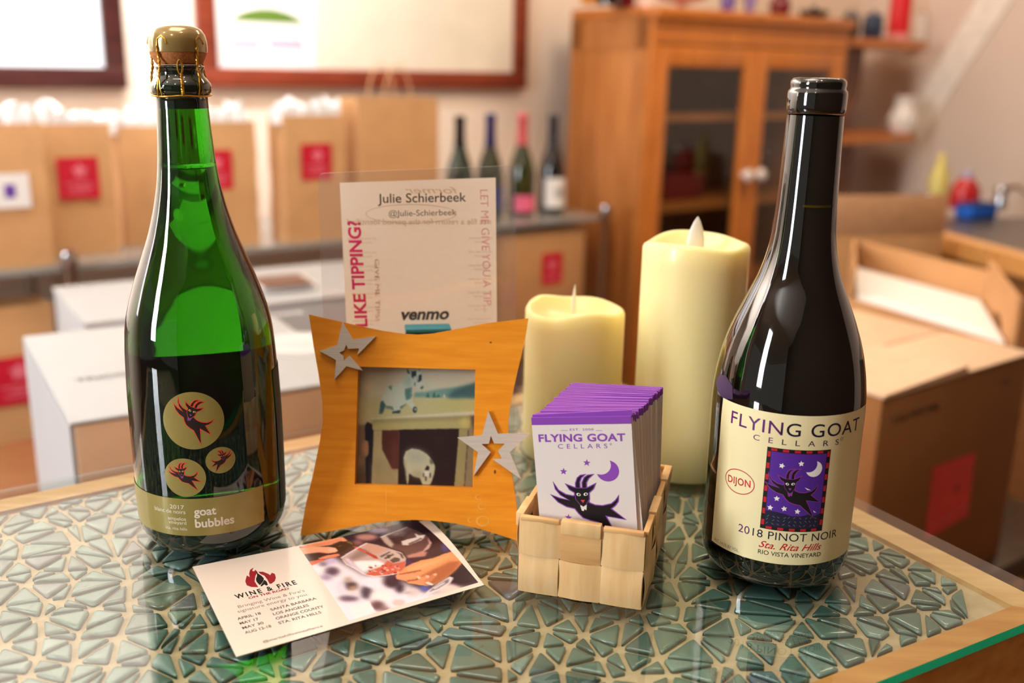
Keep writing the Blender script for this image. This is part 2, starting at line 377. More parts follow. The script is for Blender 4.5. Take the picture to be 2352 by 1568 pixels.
# ---- glass shelving with chrome posts along the wall
SHZ = -.14
pA = rlocal(at_z(165, 615, SHZ)); pB = rlocal(at_z(1370, 492, SHZ)); bF = (pA.y+pB.y)/2
sh = empty('shelving_unit', room(pA.x, bF, 0), PHI); tag(sh, 'glass and chrome shelving unit along the wall carrying paper bags and bottles', 'shelf')
x0, x1 = -1.15, pB.x-pA.x; dp = WALL_B-.03-bF
m = MB(); m.box((x0, 0, T+SHZ-.012), (x1, dp, T+SHZ)); m.build('shelf_board', mat('smoked_glass', (150, 150, 146), .12, var=.03, coat=.4), sh)
m = MB(); m.box((x0, 0, T-.562), (x1, dp, T-.55)); m.build('shelf_board', mat('lower_shelf_board', (120, 92, 66), .4, var=.05), sh)
for px_, back in ((0., 0), (x1, 0), (x0, 0), (0., 1), (x1, 1), (x0, 1)):
    m = MB(); yb = dp-.02 if back else -.012
    m.lathe([(0, 0), (.016, 0), (.013, .02), (.013, T+SHZ+.0), (.016, T+SHZ+.004), (.019, T+SHZ+.018), (.016, T+SHZ+.032), (0, T+SHZ+.038)], 20, M=Matrix.Translation((px_, yb, 0))); m.build('post', CHROME, sh)

# ---- paper gift bags
def bag(cx, cb, w, h, z, label, group=None, sticker=None, tissue=True, handles=False, soff=0., turn=0., seed=1):
    r = random.Random(seed); o = empty('paper_gift_bag', room(cx, cb, z), PHI+turn); tag(o, label, 'bag', group); d = .09; nz = 9; m = MB()
    def ring(k, inset):
        t = k/(nz-1); f = math.sin(PI*t)*.006; gu = .012*t
        return [(-w/2+inset, inset-f*.4, t*h), (0, inset-f, t*h), (w/2-inset, inset-f*.4, t*h), (w/2-inset-gu, d/2, t*h), (w/2-inset, d-inset, t*h), (0, d-inset+f, t*h), (-w/2+inset, d-inset, t*h), (-w/2+inset+gu, d/2, t*h)]
    vs = []; fs = []
    for k in range(nz): vs += [Vector(p)+Vector((r.uniform(-1, 1), r.uniform(-1, 1), 0))*.0015*(k > 0) for p in ring(k, 0)]
    for k in range(nz-1):
        for i in range(8): fs.append((k*8+i, k*8+(i+1) % 8, (k+1)*8+(i+1) % 8, (k+1)*8+i))
    fs.append(tuple(range(8))[::-1]); b = len(vs)
    for k in (nz-1, nz-2, nz-4): vs += [Vector(p) for p in ring(k, .003)]
    for i in range(8): fs.append(((nz-1)*8+i, (nz-1)*8+(i+1) % 8, b+(i+1) % 8, b+i))
    for q in range(2):
        for i in range(8): fs.append((b+q*8+i, b+q*8+(i+1) % 8, b+q*8+8+(i+1) % 8, b+q*8+8+i))
    fs.append(tuple(b+16+i for i in range(8)))
    m.add(vs, fs); m.build('bag_body', PAPER_KRAFT, o, .5)
    if sticker:
        P = Print(.4); sw, sz0, sz1, base, ik = sticker
        P.rect((soff-sw/2)*1e3, sz0*1e3, (soff+sw/2)*1e3, sz1*1e3, base, 1); hh = (sz1-sz0)*1e3
        if ik is PINK_INK:
            for q, (u0, u1) in enumerate(((-.3, .25), (-.15, .34), (-.34, .3))): P.rect((soff+u0*sw)*1e3, sz0*1e3+hh*(.16+.1*q), (soff+u1*sw)*1e3, sz0*1e3+hh*(.2+.1*q), ik, 2)
            P.poly(star((soff+.04*sw)*1e3, sz0*1e3+hh*.68, hh*.2, .6), ik, 2)
        else: P.rect((soff-.14*sw)*1e3, sz0*1e3+hh*.3, (soff+.14*sw)*1e3, sz0*1e3+hh*.68, ik, 2)
        P.build('sticker', lambda u, v, q: Vector((u, -.0075-q, v)), o)
    if tissue:
        m = MB()
        for k in range(7):
            x = -w/2+w*(k+.5)/7; hh = r.uniform(.015, .05); cx_ = x+r.uniform(-.01, .01); n = 7
            vs = [(cx_+.022*math.cos(2*PI*i/n)*r.uniform(.7, 1.1), d/2+.033*math.sin(2*PI*i/n), h-.02) for i in range(n)]+[(cx_+.02*math.cos(2*PI*i/n+.3)*r.uniform(.5, 1.2), d/2+.035*math.sin(2*PI*i/n+.3), h+hh*r.uniform(.5, 1.1)) for i in range(n)]+[(cx_, d/2, h+hh*.6)]
            m.add(vs, [(i, (i+1) % n, n+(i+1) % n, n+i) for i in range(n)]+[(n+i, n+(i+1) % n, 2*n) for i in range(n)])
        m.build('tissue_paper', TISSUE, o, .9)
    if handles:
        for yy in (.004, d-.004):
            m = MB(); m.tube([(-.04*math.cos(PI*t/14)*1.0, yy, h-.02+.10*math.sin(PI*t/14)) for t in range(15)], .0022, 6); m.build('handle', CARTON_EDGE, o)
    return o
def place_bag(px, py, b, *args, **kw):     # the pixel column under the bag's middle fixes its place along the shelf
    d = ray(px, py); t = b/Vector((d.x, d.y, 0)).dot(BX); return CAM.x+d.x*t, (Vector((d.x, d.y, 0))*t).dot(AX)
def shelf_bag(px, b, w, top_px, label, **kw):
    _, a = place_bag(px, 500, b); p = room(a, b, 0); zt = at_y(px, top_px, p.y).z
    return bag(a, b, w, zt-(T+SHZ)-.0005, T+SHZ+.0005, label, **kw)
G = 'kraft gift bags on the upper shelf'; S = lambda w, lo, hi: (w, lo, hi, RED_LABEL, PINK_INK)
shelf_bag(22, bF+.02, .155, 285, 'kraft gift bag with a white and purple sticker, at the left end of the shelf', group=G, sticker=(.075, .125, .195, WHITE_PAPER, ink('violet_ink', (110, 70, 170))), seed=2, soff=.005)
shelf_bag(187, bF+.1, .152, 285, 'kraft gift bag with red sticker, right of the bag with the white sticker', group=G, sticker=S(.085, .125, .215), seed=3)
shelf_bag(356, bF+.15, .135, 290, 'kraft gift bag hidden behind the neck of the cork-topped bottle', group=G, seed=4)
shelf_bag(525, bF+.05, .15, 280, 'kraft gift bag whose red sticker is half hidden by the cork-topped bottle', group=G, sticker=S(.085, .135, .225), seed=5, soff=-.03)
shelf_bag(728, bF+.02, .158, 265, 'kraft gift bag with red sticker above the tipping sign', group=G, sticker=S(.08, .15, .235), seed=6)
shelf_bag(918, bF+.02, .235, 225, 'plain wide kraft bag without sticker beside the four shelf bottles', group=G, tissue=False, handles=True, seed=7)
_, a = place_bag(35, 800, bF+.03)
bag(a-.02, bF+.02, .20, .33, T-.5494, 'kraft gift bag with red sticker on the lower shelf', sticker=S(.1, .12, .225), tissue=False, soff=.015, seed=8)

# ---- four bottles at the right end of the shelf
GREEN_GLASS_OPAQUE = mat('dark_green_glass', (18, 46, 24), .06, var=.05, coat=.6, spec=.8)
OLIVE_GLASS = mat('olive_bottle_glass', (44, 52, 14), .06, var=.05, coat=.6, spec=.8)
BLACK_GLASS = mat('black_bottle_glass', (12, 12, 14), .06, var=.02, coat=.6, spec=.8)
def shelf_bottle(px, b, glass, foil, lab, label, h=.288):
    _, a = place_bag(px, 480, b); o = empty('wine_bottle', room(a, b, T+SHZ+.0006), PHI); tag(o, label, 'bottle', 'bottles at the right end of the shelf')
    m = MB(); R = .041; m.lathe([(0, .003), (R-.006, 0), (R-.001, .004), (R, .012), (R, .105), (R*.97, .125), (R*.82, .152), (R*.6, .178), (R*.42, .203), (.0148, .225), (.0135, h-.02), (.0155, h-.016), (.0155, h-.006), (.012, h), (0, h)], 28); m.build('glass_body', glass, o)
    m = MB(); m.lathe([(R*.42+.0004, .204), (.0153, .226), (.0143, h-.02), (.0162, h-.016), (.0162, h-.005), (.0125, h+.0006), (0, h+.0008)], 28); m.build('foil', foil, o)
    if lab:
        m = MB(); m.lathe([(R+.0004, lab[1]), (R+.0006, lab[2])], 24, a0=-1.2, a1=1.2); q = m.build('bottle_label', lab[0], o)
        if lab[3]:
            P = Print(.1); P.poly(ell(0, (lab[1]+lab[2])*500, 17, 17), lab[3], 1, holes=[ell(0, (lab[1]+lab[2])*500, 13, 13)]); P.poly(ell(0, (lab[1]+lab[2])*500, 8, 8), lab[3], 1)
            P.build('label_emblem', lambda u, v, hh: Vector(((R+.0008+hh)*math.sin(u/R), -(R+.0008+hh)*math.cos(u/R), v)), q, cut=6)
    return o
bb = bF+.14
shelf_bottle(1055, bb, GREEN_GLASS_OPAQUE, mat('black_foil', (20, 18, 20), .35), (mat('grey_label', (190, 186, 184), .5), .03, .1, None), 'green bottle with black neck beside the plain kraft bag')
shelf_bottle(1124, bb, OLIVE_GLASS, mat('blue_foil', (40, 44, 110), .35), (mat('blue_label', (40, 50, 120), .5), .025, .09, None), 'green bottle with blue foil neck, half hidden by the tipping sign', .293)
shelf_bottle(1196, bb, OLIVE_GLASS, mat('pink_foil', (214, 90, 96), .35), (mat('pink_label', (240, 110, 145), .5), .012, .06, None), 'olive bottle with pink foil neck and pink label', .293)
shelf_bottle(1265, bb, BLACK_GLASS, mat('slate_foil', (40, 40, 52), .35), (WHITE_PAPER, .018, .105, GREY_INK), 'black bottle with round emblem on a white label, by the cabinet')

# ---- carton under the shelf
def carton(name, lo_a, hi_a, lo_b, hi_b, z0, z1, label, sticker=None, rz=PHI, body=KRAFT_SHADE, cat='box'):
    c = room((lo_a+hi_a)/2, lo_b, z0); o = empty(name, c, rz); tag(o, label, cat); w = (hi_a-lo_a)/2; d = hi_b-lo_b
    m = MB(); m.box((-w, 0, 0), (w, d, z1-z0-.003), bev=.004); m.build('carton_body', body, o)
    m = MB(); m.box((-w-.001, -.001, z1-z0-.003), (w+.001, d/2-.001, z1-z0), bev=.001); m.box((-w-.001, d/2+.001, z1-z0-.003), (w+.001, d+.001, z1-z0), bev=.001); m.build('top_flaps', CARTON_EDGE, o)
    if sticker:
        P = Print(.3); x0, y0, x1, y1 = sticker; P.rect(x0, y0, x1, y1, RED_LABEL, 1)
        P.rect(x0+(x1-x0)*.2, y0+(y1-y0)*.2, x0+(x1-x0)*.8, y0+(y1-y0)*.28, PINK_INK, 2); P.poly(star((x0+x1)/2, y0+(y1-y0)*.62, (y1-y0)*.2, .6), PINK_INK, 2)
        P.build('sticker', lambda u, v, q: Vector((u, -.0006-q, v)), o)
    return o
p0 = rlocal(at_y(1128, 600, 2.72)); p1 = rlocal(at_y(1366, 600, 2.95))
carton('cardboard_box', p1.x-.33, p1.x-.02, bF+.02, bF+.28, T-.5494, T-.175, 'kraft carton with red sticker under the shelf behind the short candle', sticker=(-10, 215, 68, 310))

# ================================================================== glazed oak cabinet
CW, CD, CHT = .925, .37, T+.43
fl = at_y(1480, 480, 3.02); cl = rlocal(fl)
cab = empty('display_cabinet', room(cl.x, cl.y, 0), PHI); tag(cab, 'golden oak cabinet with two glazed doors behind the tall candle', 'cabinet')
CD = min(CD, WALL_B-cl.y-.005)
m = MB(); m.box((0, .02, .08), (.022, CD, CHT), bev=.002); m.box((-.003, .02, .08), (.0, .07, CHT)); m.box((-.003, CD-.05, .08), (.0, CD, CHT)); m.box((-.003, .02, CHT-.09), (.0, CD, CHT)); m.build('side_panel', OAK_SIDE, cab)
m = MB(); m.box((CW-.022, .02, .08), (CW, CD, CHT), bev=.002); m.build('side_panel', OAK_SIDE, cab)
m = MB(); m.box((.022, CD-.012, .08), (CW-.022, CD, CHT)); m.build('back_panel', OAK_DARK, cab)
m = MB(); m.box((-.0, .0, CHT-.07), (CW, .02, CHT)); m.box((-.006, -.02, CHT), (CW+.012, CD, CHT+.03), bev=.006); m.box((0, -.008, CHT-.02), (CW, .0, CHT), bev=.004); m.build('cornice', OAK, cab)
m = MB(); m.box((0, .01, 0), (CW, CD, .08)); m.build('plinth', OAK, cab)
for x0 in (0, CW-.014): m = MB(); m.box((x0, 0, .08), (x0+.014, .02, CHT-.07)); m.build('face_frame', OAK, cab)
zs1 = at_y(1580, 268, 3.1).z; zs2 = at_y(1580, 480, 3.1).z
for z in (zs1, zs2, zs2-.27, zs2-.54):
    m = MB(); m.box((.023, .035, z-.016), (CW-.023, CD-.013, z+.004)); m.build('shelf', wood('oak_shelf', (190, 130, 66), (160, 104, 48)), cab)
dz0, dz1 = .1, CHT-.075; mid = CW/2
PANE = clear_pane('cabinet_glass', (.9, .88, .84))
for sgn, x0, x1 in ((1, .0145, mid-.002), (-1, mid+.002, CW-.0145)):
    st = .052
    m = MB(); y0, y1 = -.002, .019
    m.box((x0, y0, dz0), (x0+st, y1, dz1), bev=.004); m.box((x1-st, y0, dz0), (x1, y1, dz1), bev=.004); m.box((x0+st, y0, dz1-.062), (x1-st, y1, dz1), bev=.004); m.box((x0+st, y0, dz0), (x1-st, y1, dz0+.09), bev=.004)
    d = m.build('door', OAK, cab)
    m = MB(); m.box((x0+st-.004, .007, dz0+.086), (x1-st+.004, .011, dz1-.058)); m.build('pane', PANE, d)
    kx = x1-.03 if sgn > 0 else x0+.03; kz = at_y(1697, 396, 3.35).z
    m = MB(); m.lathe([(0, 0), (.008, 0), (.008, .012), (.018, .018), (.021, .027), (.016, .036), (0, .039)], 20, M=Matrix.Translation((kx, y0, kz)) @ Matrix.Rotation(PI/2, 4, 'X')); m.build('knob', mat('white_china', (246, 238, 232), .2, coat=.5), d)

def vessel(name, px, py, Y, prof, mt, label, cat, group=None, base_z=None, n=24, extra=None):
    p = at_y(px, py, Y); z = p.z if base_z is None else base_z
    o = empty(name, (p.x, p.y, z)); tag(o, label, cat, group)
    m = MB(); m.lathe(prof, n); m.build('body', mt, o)
    if extra:
        for nm, pr, em in extra: m = MB(); m.lathe(pr, n); m.build(nm, em, o)
    return o
def solid(h, *rs): return [(0, 0)]+[(r, h*i/(len(rs)-1)) for i, r in enumerate(rs)]+[(0, h)]
CTOP = CHT+.0303
def on_cab(px, dep):                       # a point on the cabinet top seen in pixel column px
    d = ray(px, 20); v = Vector((d.x, d.y, 0)); t = (cl.y+dep)/v.dot(BX); return (v*t).y
vessel('storage_jar', 1352, 10, on_cab(1352, .12), solid(.13, .022, .027, .027, .02), mat('amber_glaze', (206, 130, 40), .3), 'amber jar on the left end of the cabinet top', 'jar', base_z=CTOP, extra=[('lid', [(0, .13), (.024, .13), (.024, .145), (0, .15)], OAK_DARK)])
vessel('wine_bottle', 1398, 10, on_cab(1398, .1), solid(.3, .034, .036, .036, .034, .014, .014), BLACK_GLASS, 'dark bottle beside the amber jar on the cabinet', 'bottle', base_z=CTOP, extra=[('bottle_label', [(.0366, .05), (.0366, .12)], mat('slate_label', (70, 80, 110)))])
vessel('wine_bottle', 1432, 10, on_cab(1432, .14), solid(.3, .034, .036, .036, .034, .014, .014), mat('wine_red_glass', (110, 24, 26), .1), 'dark red bottle on the cabinet, right of the black one', 'bottle', base_z=CTOP, extra=[('bottle_label', [(.0366, .05), (.0366, .12)], WHITE_PAPER)])
vessel('glass_bowl', 1478, 10, on_cab(1478, .15), solid(.1, .03, .02, .012, .035, .045, .05), mat('pink_china', (240, 205, 200), .25), 'pale pink footed bowl on the cabinet top', 'bowl', base_z=CTOP, extra=[('rim', [(.05, .098), (.0525, .1), (.05, .102)], WHITE_PAPER)])
vessel('plate_stand', 1565, 10, on_cab(1565, .16), solid(.06, .05, .012, .012, .07, .085, .09), mat('rose_china', (232, 176, 160), .3), 'rose coloured cake stand in the middle of the cabinet top', 'stand', base_z=CTOP, extra=[('rim', [(.09, .058), (.0925, .06), (.09, .062)], WHITE_PAPER)])
vessel('flower_vase', 1672, 10, on_cab(1672, .1), solid(.12, .016, .024, .026, .014, .018), mat('violet_glass', (120, 100, 170), .15), 'violet vase on the cabinet top above the left door', 'vase', base_z=CTOP)
vessel('flower_vase', 1722, 10, on_cab(1722, .12), solid(.12, .012, .016, .024, .02, .012), mat('lilac_glass', (150, 132, 196), .15), 'lilac vase on the cabinet top above the door knobs', 'vase', base_z=CTOP)
vessel('tea_kettle', 1792, 10, on_cab(1792, .14), solid(.09, .022, .034, .036, .026, .01), mat('maroon_enamel', (112, 28, 32), .2), 'round maroon pot on the cabinet top above the right door', 'pot', base_z=CTOP)
vessel('serving_dish', 1870, 25, on_cab(1870, .1), solid(.03, .03, .046, .05), mat('black_stoneware', (30, 26, 24), .4), 'low black dish at the right end of the cabinet top', 'dish', base_z=CTOP, extra=[('knob', solid(.045, .012, .012, .008), mat('black_stoneware', (30, 26, 24)))])
# glassware and a red box behind the cabinet panes
GLASSWARE = clear_pane('clear_glassware', (.93, .93, .93), 1.45)
def in_cab(px, py, dep, base_z, name, prof, mt, label, cat, group=None):
    d = ray(px, py); v = Vector((d.x, d.y, 0)); t = (cl.y+dep)/v.dot(BX); p = v*t; o = empty(name, (p.x, p.y, base_z)); tag(o, label, cat, group); m = MB(); m.lathe(prof, 20); m.build('bowl', mt, o); return o
GP = [(0, 0), (.03, 0), (.031, .002), (.004, .006), (.003, .07), (.02, .085), (.034, .11), (.035, .135), (.03, .165)]
for k, (px, py, dep, z, nm) in enumerate(((1628, 200, .16, zs1, 'wine glass behind the upper left cabinet pane'), (1782, 200, .14, zs1, 'wine glass behind the upper right cabinet pane'), (1757, 420, .12, zs2, 'wine glass on the middle cabinet shelf, right of the knobs'))):
    in_cab(px, py, dep, z+.0045, 'wine_glass', GP, GLASSWARE, nm, 'glass', 'stemware in the cabinet')
p = rlocal(at_y(1580, 440, 3.28)); o = empty('tin_box', room(p.x, cl.y+.17, zs2+.0045), PHI); tag(o, 'dark red tin box on the middle cabinet shelf', 'box')
m = MB(); m.box((-.09, -.05, 0), (.09, .05, .07), bev=.004); m.build('tin_body', mat('dark_red_tin', (120, 30, 34), .4), o); m = MB(); m.box((-.092, -.052, .07), (.092, .052, .085), bev=.003); m.build('lid', mat('dark_red_tin', (120, 30, 34)), o)

# ---- end shelf on the cabinet's right side, with things on it
es = empty('end_shelf', room(cl.x+CW+.024, cl.y+.02, 0), PHI); tag(es, 'oak end shelf with two planks fixed beside the cabinet', 'shelf')
pr_ = room(cl.x+CW+.2, cl.y+.1, 0); z1 = at_y(2040, 100, pr_.y).z; z2 = at_y(2030, 318, pr_.y).z; EW = .62
for z in (z1, z2):
    m = MB(); pts = [(0, 0), (EW*.75, 0)]+[(EW*.75+EW*.25*math.sin(t), .2-.2*math.cos(t)) for t in [PI/2*k/8 for k in range(1, 9)]]+[(EW, CD-.03), (0, CD-.03)]; m.prism(pts, z-.0142, z+.0142); m.build('plank', OAK, es)
m = MB(); m.box((0, .0, 0), (.018, CD-.03, z2-.0145)); m.box((0, 0, z2+.0145), (.018, CD-.03, z1-.0145)); m.build('upright', OAK_DARK, es)
UB = wood('umber_bracket_board', (140, 88, 52), (100, 60, 34), scale=14, stretch=(8, 8, 1))
for za, zb in ((z2+.0145, z1-.0145), (.0, z2-.0145)):      # bracket boards with a curved outer edge carrying the planks
    h_ = zb-za; out = [(.0185, za)]+[(.20+.10*math.sin(PI*.5*min(1, k/6)), zb-min(.33, h_)+min(.33, h_)*k/10) for k in range(11)]+[(.0185, zb)]
    if za < .01: out.insert(1, (.20, za))
    m = MB(); m.prism(out, 0, .016, M=Matrix.Translation((0, .15, 0)) @ Matrix.Rotation(PI/2, 4, 'X')); m.build('bracket_board', UB, es)
def on_end(px, dep):
    d = ray(px, 60); v = Vector((d.x, d.y, 0)); t = (cl.y+.02+dep)/v.dot(BX); return (v*t).y
ZT = z1+.0145
vessel('pitcher', 2070, 300, on_end(2070, .07), solid(.13, .04, .052, .056, .046, .032, .036), mat('white_china', (246, 238, 232)), 'rounded white pitcher on the lower plank of the end shelf', 'pitcher', base_z=z2+.0145, extra=[('lip', [(.036, .13), (.039, .134), (.036, .137)], mat('white_china', (246, 238, 232)))])
vessel('storage_jar', 2110, 60, on_end(2110, .16), solid(.1, .03, .034, .034, .028), mat('white_china', (246, 238, 232)), 'white jar right of the red canister on the end shelf', 'jar', base_z=ZT, extra=[('lid', [(0, .1), (.03, .1), (.03, .112), (0, .118)], mat('white_china', (246, 238, 232)))])
vessel('coffee_pot', 1953, 60, on_end(1953, .1), solid(.085, .03, .036, .034, .024), mat('black_enamel', (30, 32, 36), .3), 'black pot on the end shelf beside the cabinet top', 'pot', base_z=ZT, extra=[('lid', [(0, .085), (.026, .085), (.02, .095), (.006, .1), (0, .108)], CHROME)])
vessel('storage_jar', 2005, 60, on_end(2005, .12), solid(.08, .034, .038, .038, .032), mat('navy_glaze', (38, 54, 84), .3), 'navy blue jar on the end shelf between black pot and red canister', 'jar', base_z=ZT, extra=[('lid', [(0, .08), (.034, .08), (.034, .09), (.008, .094), (.008, .104), (0, .106)], mat('navy_glaze', (38, 54, 84)))])
vessel('canister', 2064, 60, on_end(2064, .14), solid(.17, .04, .04, .04, .04), mat('bright_red_tin', (222, 16, 26), .35), 'bright red canister on the end shelf, right of the navy jar', 'canister', base_z=ZT, extra=[('base_band', [(.0405, 0), (.0405, .03)], mat('pink_tin_band', (240, 160, 165)))])

# ---- stair stringer on the right wall
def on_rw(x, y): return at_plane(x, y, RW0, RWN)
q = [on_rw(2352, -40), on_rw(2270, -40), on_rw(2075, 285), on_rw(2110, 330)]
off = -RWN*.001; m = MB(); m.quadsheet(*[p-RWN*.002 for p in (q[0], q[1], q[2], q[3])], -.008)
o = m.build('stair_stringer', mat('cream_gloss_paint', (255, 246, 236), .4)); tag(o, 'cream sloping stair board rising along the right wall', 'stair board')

# ================================================================== sink counter at the right
CZ = -.1
e0 = at_z(2062, 514, CZ); e1 = at_z(2400, 604, CZ); e0.z = e1.z = 0; ed = (e1-e0).normalized(); en = Vector((-ed.y, ed.x, 0))
e0 = e0-ed*.12; e1 = e1+ed*.5
def toward(p): return p+en*(((RW0-p).dot(RWN)-.004)/en.dot(RWN))
ct = empty('sink_counter', e0.copy()); tag(ct, 'sink counter with a pale wooden front edge along the right wall', 'counter'); Mi = Matrix.Translation(-e0)
def slab(pts, z0, z1, name, mt, par): m = MB(); m.prism([(p.x, p.y) for p in pts], z0, z1, M=Mi); return m.build(name, mt, par)
i0 = e0+en*.05; i1 = e1+en*.05
slab([i0, i1, toward(i1), toward(i0)], T+CZ-.04, T+CZ-.004, 'countertop', mat('dark_steel', (92, 86, 78), .3, metal=.6), ct)
slab([e0, e1, i1, i0], T+CZ-.045, T+CZ, 'front_edge', wood('pale_counter_wood', (228, 172, 104), (206, 146, 80)), ct)
slab([e0+en*.03, e1+en*.03, toward(e1), toward(e0)], 0.0, T+CZ-.046, 'cupboard_base', wood('counter_base_wood', (150, 104, 64), (126, 84, 50)), ct)
s0 = at_z(2130, 540, CZ); s1 = at_z(2330, 545, CZ)
def on_counter(px, py): return at_z(px, py, CZ-.004)
def counter_item(name, px, py, prof, mt, label, cat, extra=None, z=None):
    p = on_counter(px, py); o = empty(name, (p.x, p.y, T+CZ-.0035 if z is None else z)); tag(o, label, cat); m = MB(); m.lathe(prof, 24); m.build('body', mt, o)
    for nm, pr, em in extra or (): m = MB(); m.lathe(pr, 20); m.build(nm, em, o)
    return o
counter_item('detergent_bottle', 2150, 470, solid(.13, .03, .032, .03, .014), mat('yellow_soap', (206, 192, 108), .25), 'yellow washing-up bottle on the sink counter', 'bottle', [('cap', [(.014, .13), (.014, .15), (.008, .155), (0, .155)], mat('yellow_cap', (220, 205, 120)))])
counter_item('soap_bottle', 2212, 478, solid(.09, .042, .044, .042, .02), mat('red_soap', (176, 30, 36), .25), 'squat red soap bottle on the sink counter', 'bottle', [('cap', [(.016, .09), (.016, .108), (.01, .115), (0, .115)], mat('lilac_cap', (170, 160, 190)))])
p = on_counter(2240, 500); o = empty('sponge', (p.x, p.y, T+CZ-.0035), .5); tag(o, 'bright blue sponge in front of the red soap bottle', 'sponge'); m = MB(); m.box((-.055, -.03, 0), (.055, .03, .035), bev=.006); m.build('foam', mat('blue_sponge', (24, 96, 206), .9, bump=.4, scale=200), o); m = MB(); m.box((-.055, -.03, .035), (.055, .03, .042), bev=.003); m.build('scouring_pad', mat('navy_scourer', (20, 50, 110), .9), o)
counter_item('steel_cup', 2117, 515, [(0, 0), (.032, 0), (.036, .08), (.034, .08), (.031, .004), (0, .004)], CHROME, 'steel cup at the corner of the sink counter', 'cup')
p = on_counter(2295, 480); o = empty('tap', (p.x, p.y, T+CZ-.0035)); tag(o, 'chrome tap behind the blue sponge', 'tap'); m = MB(); m.lathe([(0, 0), (.022, 0), (.02, .03), (.016, .045), (.022, .055), (.018, .07), (0, .075)], 20); m.build('body', CHROME, o); m = MB(); m.tube([(0, 0, .06), (.02, -.05, .075), (.03, -.11, .06), (.03, -.125, .04)], .008, 10); m.build('spout', CHROME, o)
# ================================================================== boxes at the right of the table
bt = at_z(2029, 910, -.1); BT = rlocal(bt)
rw_ = rlocal(at_z(2345, 802, -.1)).x-BT.x
big = empty('wine_carton', room(BT.x, BT.y, T-.43), PHI); tag(big, 'large brown wine carton with red sticker beside the table corner', 'box'); bh = .33; bd = .30
SHADE = mat('shaded_carton_board', (150, 98, 50), .8, var=.04, scale=10)  # shadow on the front put into the body colour; top flaps coloured as lit
m = MB(); m.box((0, 0, 0), (rw_, bd, bh-.004), bev=.004); m.build('carton_body', SHADE, big)
m = MB(); m.box((-.001, -.002, bh-.004), (rw_+.001, bd*.46, bh), bev=.001); m.add([(-.001, -.002, bh-.001), (rw_*.52, -.002, bh-.001), (rw_*.52, bd*.45, bh+.0035), (-.001, bd*.45, bh+.0035), (-.001, -.002, bh+.001), (rw_*.52, -.002, bh+.009), (rw_*.52, bd*.45, bh+.006), (-.001, bd*.45, bh+.006)], [(0, 3, 2, 1), (4, 5, 6, 7), (0, 1, 5, 4), (1, 2, 6, 5), (2, 3, 7, 6), (3, 0, 4, 7)]); m.build('top_flap', mat('lit_carton_flap', (232, 198, 164), .8, var=.03), big)
m = MB(); m.box((-.001, bd*.465, bh-.004), (rw_+.001, bd+.001, bh+.001), bev=.001); m.build('top_flap', mat('lit_carton_flap', (232, 198, 164)), big)
def bigface(x, y): p = at_plane(x, y, bt, BX); return (p-bt).dot(AX)*1e3, (p.z-(T-.43))*1e3
P = Print(.3); st_ = [bigface(*q) for q in ((2122, 1240), (2222, 1182), (2240, 1037), (2142, 1072))]; P.poly(st_, mat('coral_sticker', (236, 78, 72), .5), 1)
cx = sum(p[0] for p in st_)/4; cy = sum(p[1] for p in st_)/4; P.poly(star(cx+15, cy+5, 7, .5), ink('maroon_ink', (130, 40, 44)), 2)
P.line([(st_[0][0]+6, st_[0][1]+18), (st_[1][0]-6, st_[1][1]+18)], 1.6, PINK_INK, 2); P.build('sticker', lambda u, v, q_: Vector((u, -.0006-q_, v)), big)
P = Print(.3); q0 = bigface(2050, 965); q1 = bigface(2160, 925); P.text('12x750 ML', q0[0], q1[0], q0[1]-4, 9, ink('faded_black_ink', (70, 46, 24)), bold=.02); P.build('stencil_lettering', lambda u, v, q_: Vector((u, -.0006-q_, v)), big); P = Print(.3)
q2 = bigface(2300, 880); P.text('WINE', q2[0], q2[0]+22, q2[1]-4, 8, ink('faded_black_ink', (70, 46, 24)), bold=.02); P.build('stencil_lettering', lambda u, v, q_: Vector((u, -.0006-q_, v)), big)
# the open carton behind it: far wall, end wall with hand hole
def wallpanel(a, b, z0, z1, th, name, mt, par, hole=None):
    a = Vector((a.x, a.y, 0)); b = Vector((b.x, b.y, 0)); L_ = (b-a).length; M_ = Matrix.Translation(-par.location) @ Matrix.Translation(a) @ Matrix.Rotation(math.atan2((b-a).y, (b-a).x), 4, 'Z') @ Matrix.Rotation(PI/2, 4, 'X')
    m = MB(); m.prism([(0, z0), (L_, z0), (L_, z1), (0, z1)], -th/2, th/2, M=M_, holes=[hole(L_)] if hole else ()); return m.build(name, mt, par)
oz = -.05; f1 = at_z(1962, 550, oz); f2 = at_z(2272, 622, oz); n2 = at_z(2420, 830, oz); n1 = f1+(n2-f2)
ob_ = empty('open_carton', ((f1+n2)/2).to_2d().to_3d()+Vector((0, 0, T-.43))); tag(ob_, 'open kraft carton with hand hole in its end wall, at the right edge', 'box')
f2b = f2; n1 = f1+(n2-f2)*.55; n2b = f2+(n2-f2)*.55
DKIN = mat('carton_inside', (120, 80, 48), .85)
for nm, a_, b_, zt, hole in (('wall_panel', f1, f2b, T+oz, None), ('wall_panel', f2b, n2b, T+oz+.02, lambda L_: ell(L_*.55, T+oz-.05, .045, .014, 20)), ('wall_panel', n1, f1, T+oz, None)):
    wallpanel(a_, b_, T-.43, zt, .006, nm, KRAFT_SHADE, ob_, hole)
m = MB(); m.prism([((p-ob_.location).x, (p-ob_.location).y) for p in (f1, f2b, n2b, n1)], .0, .005); m.build('bottom_panel', DKIN, ob_)
lw = [(p.x, p.y) for p in (f1, f2b, n2b, n1)]; lw = [Vector(p) for p in grow(lw, -.009)]
o = empty('paper_pile', (lw[3].x, lw[3].y, T-.4245)); tag(o, 'white paper pile filling the open carton behind the pinot bottle', 'paper')
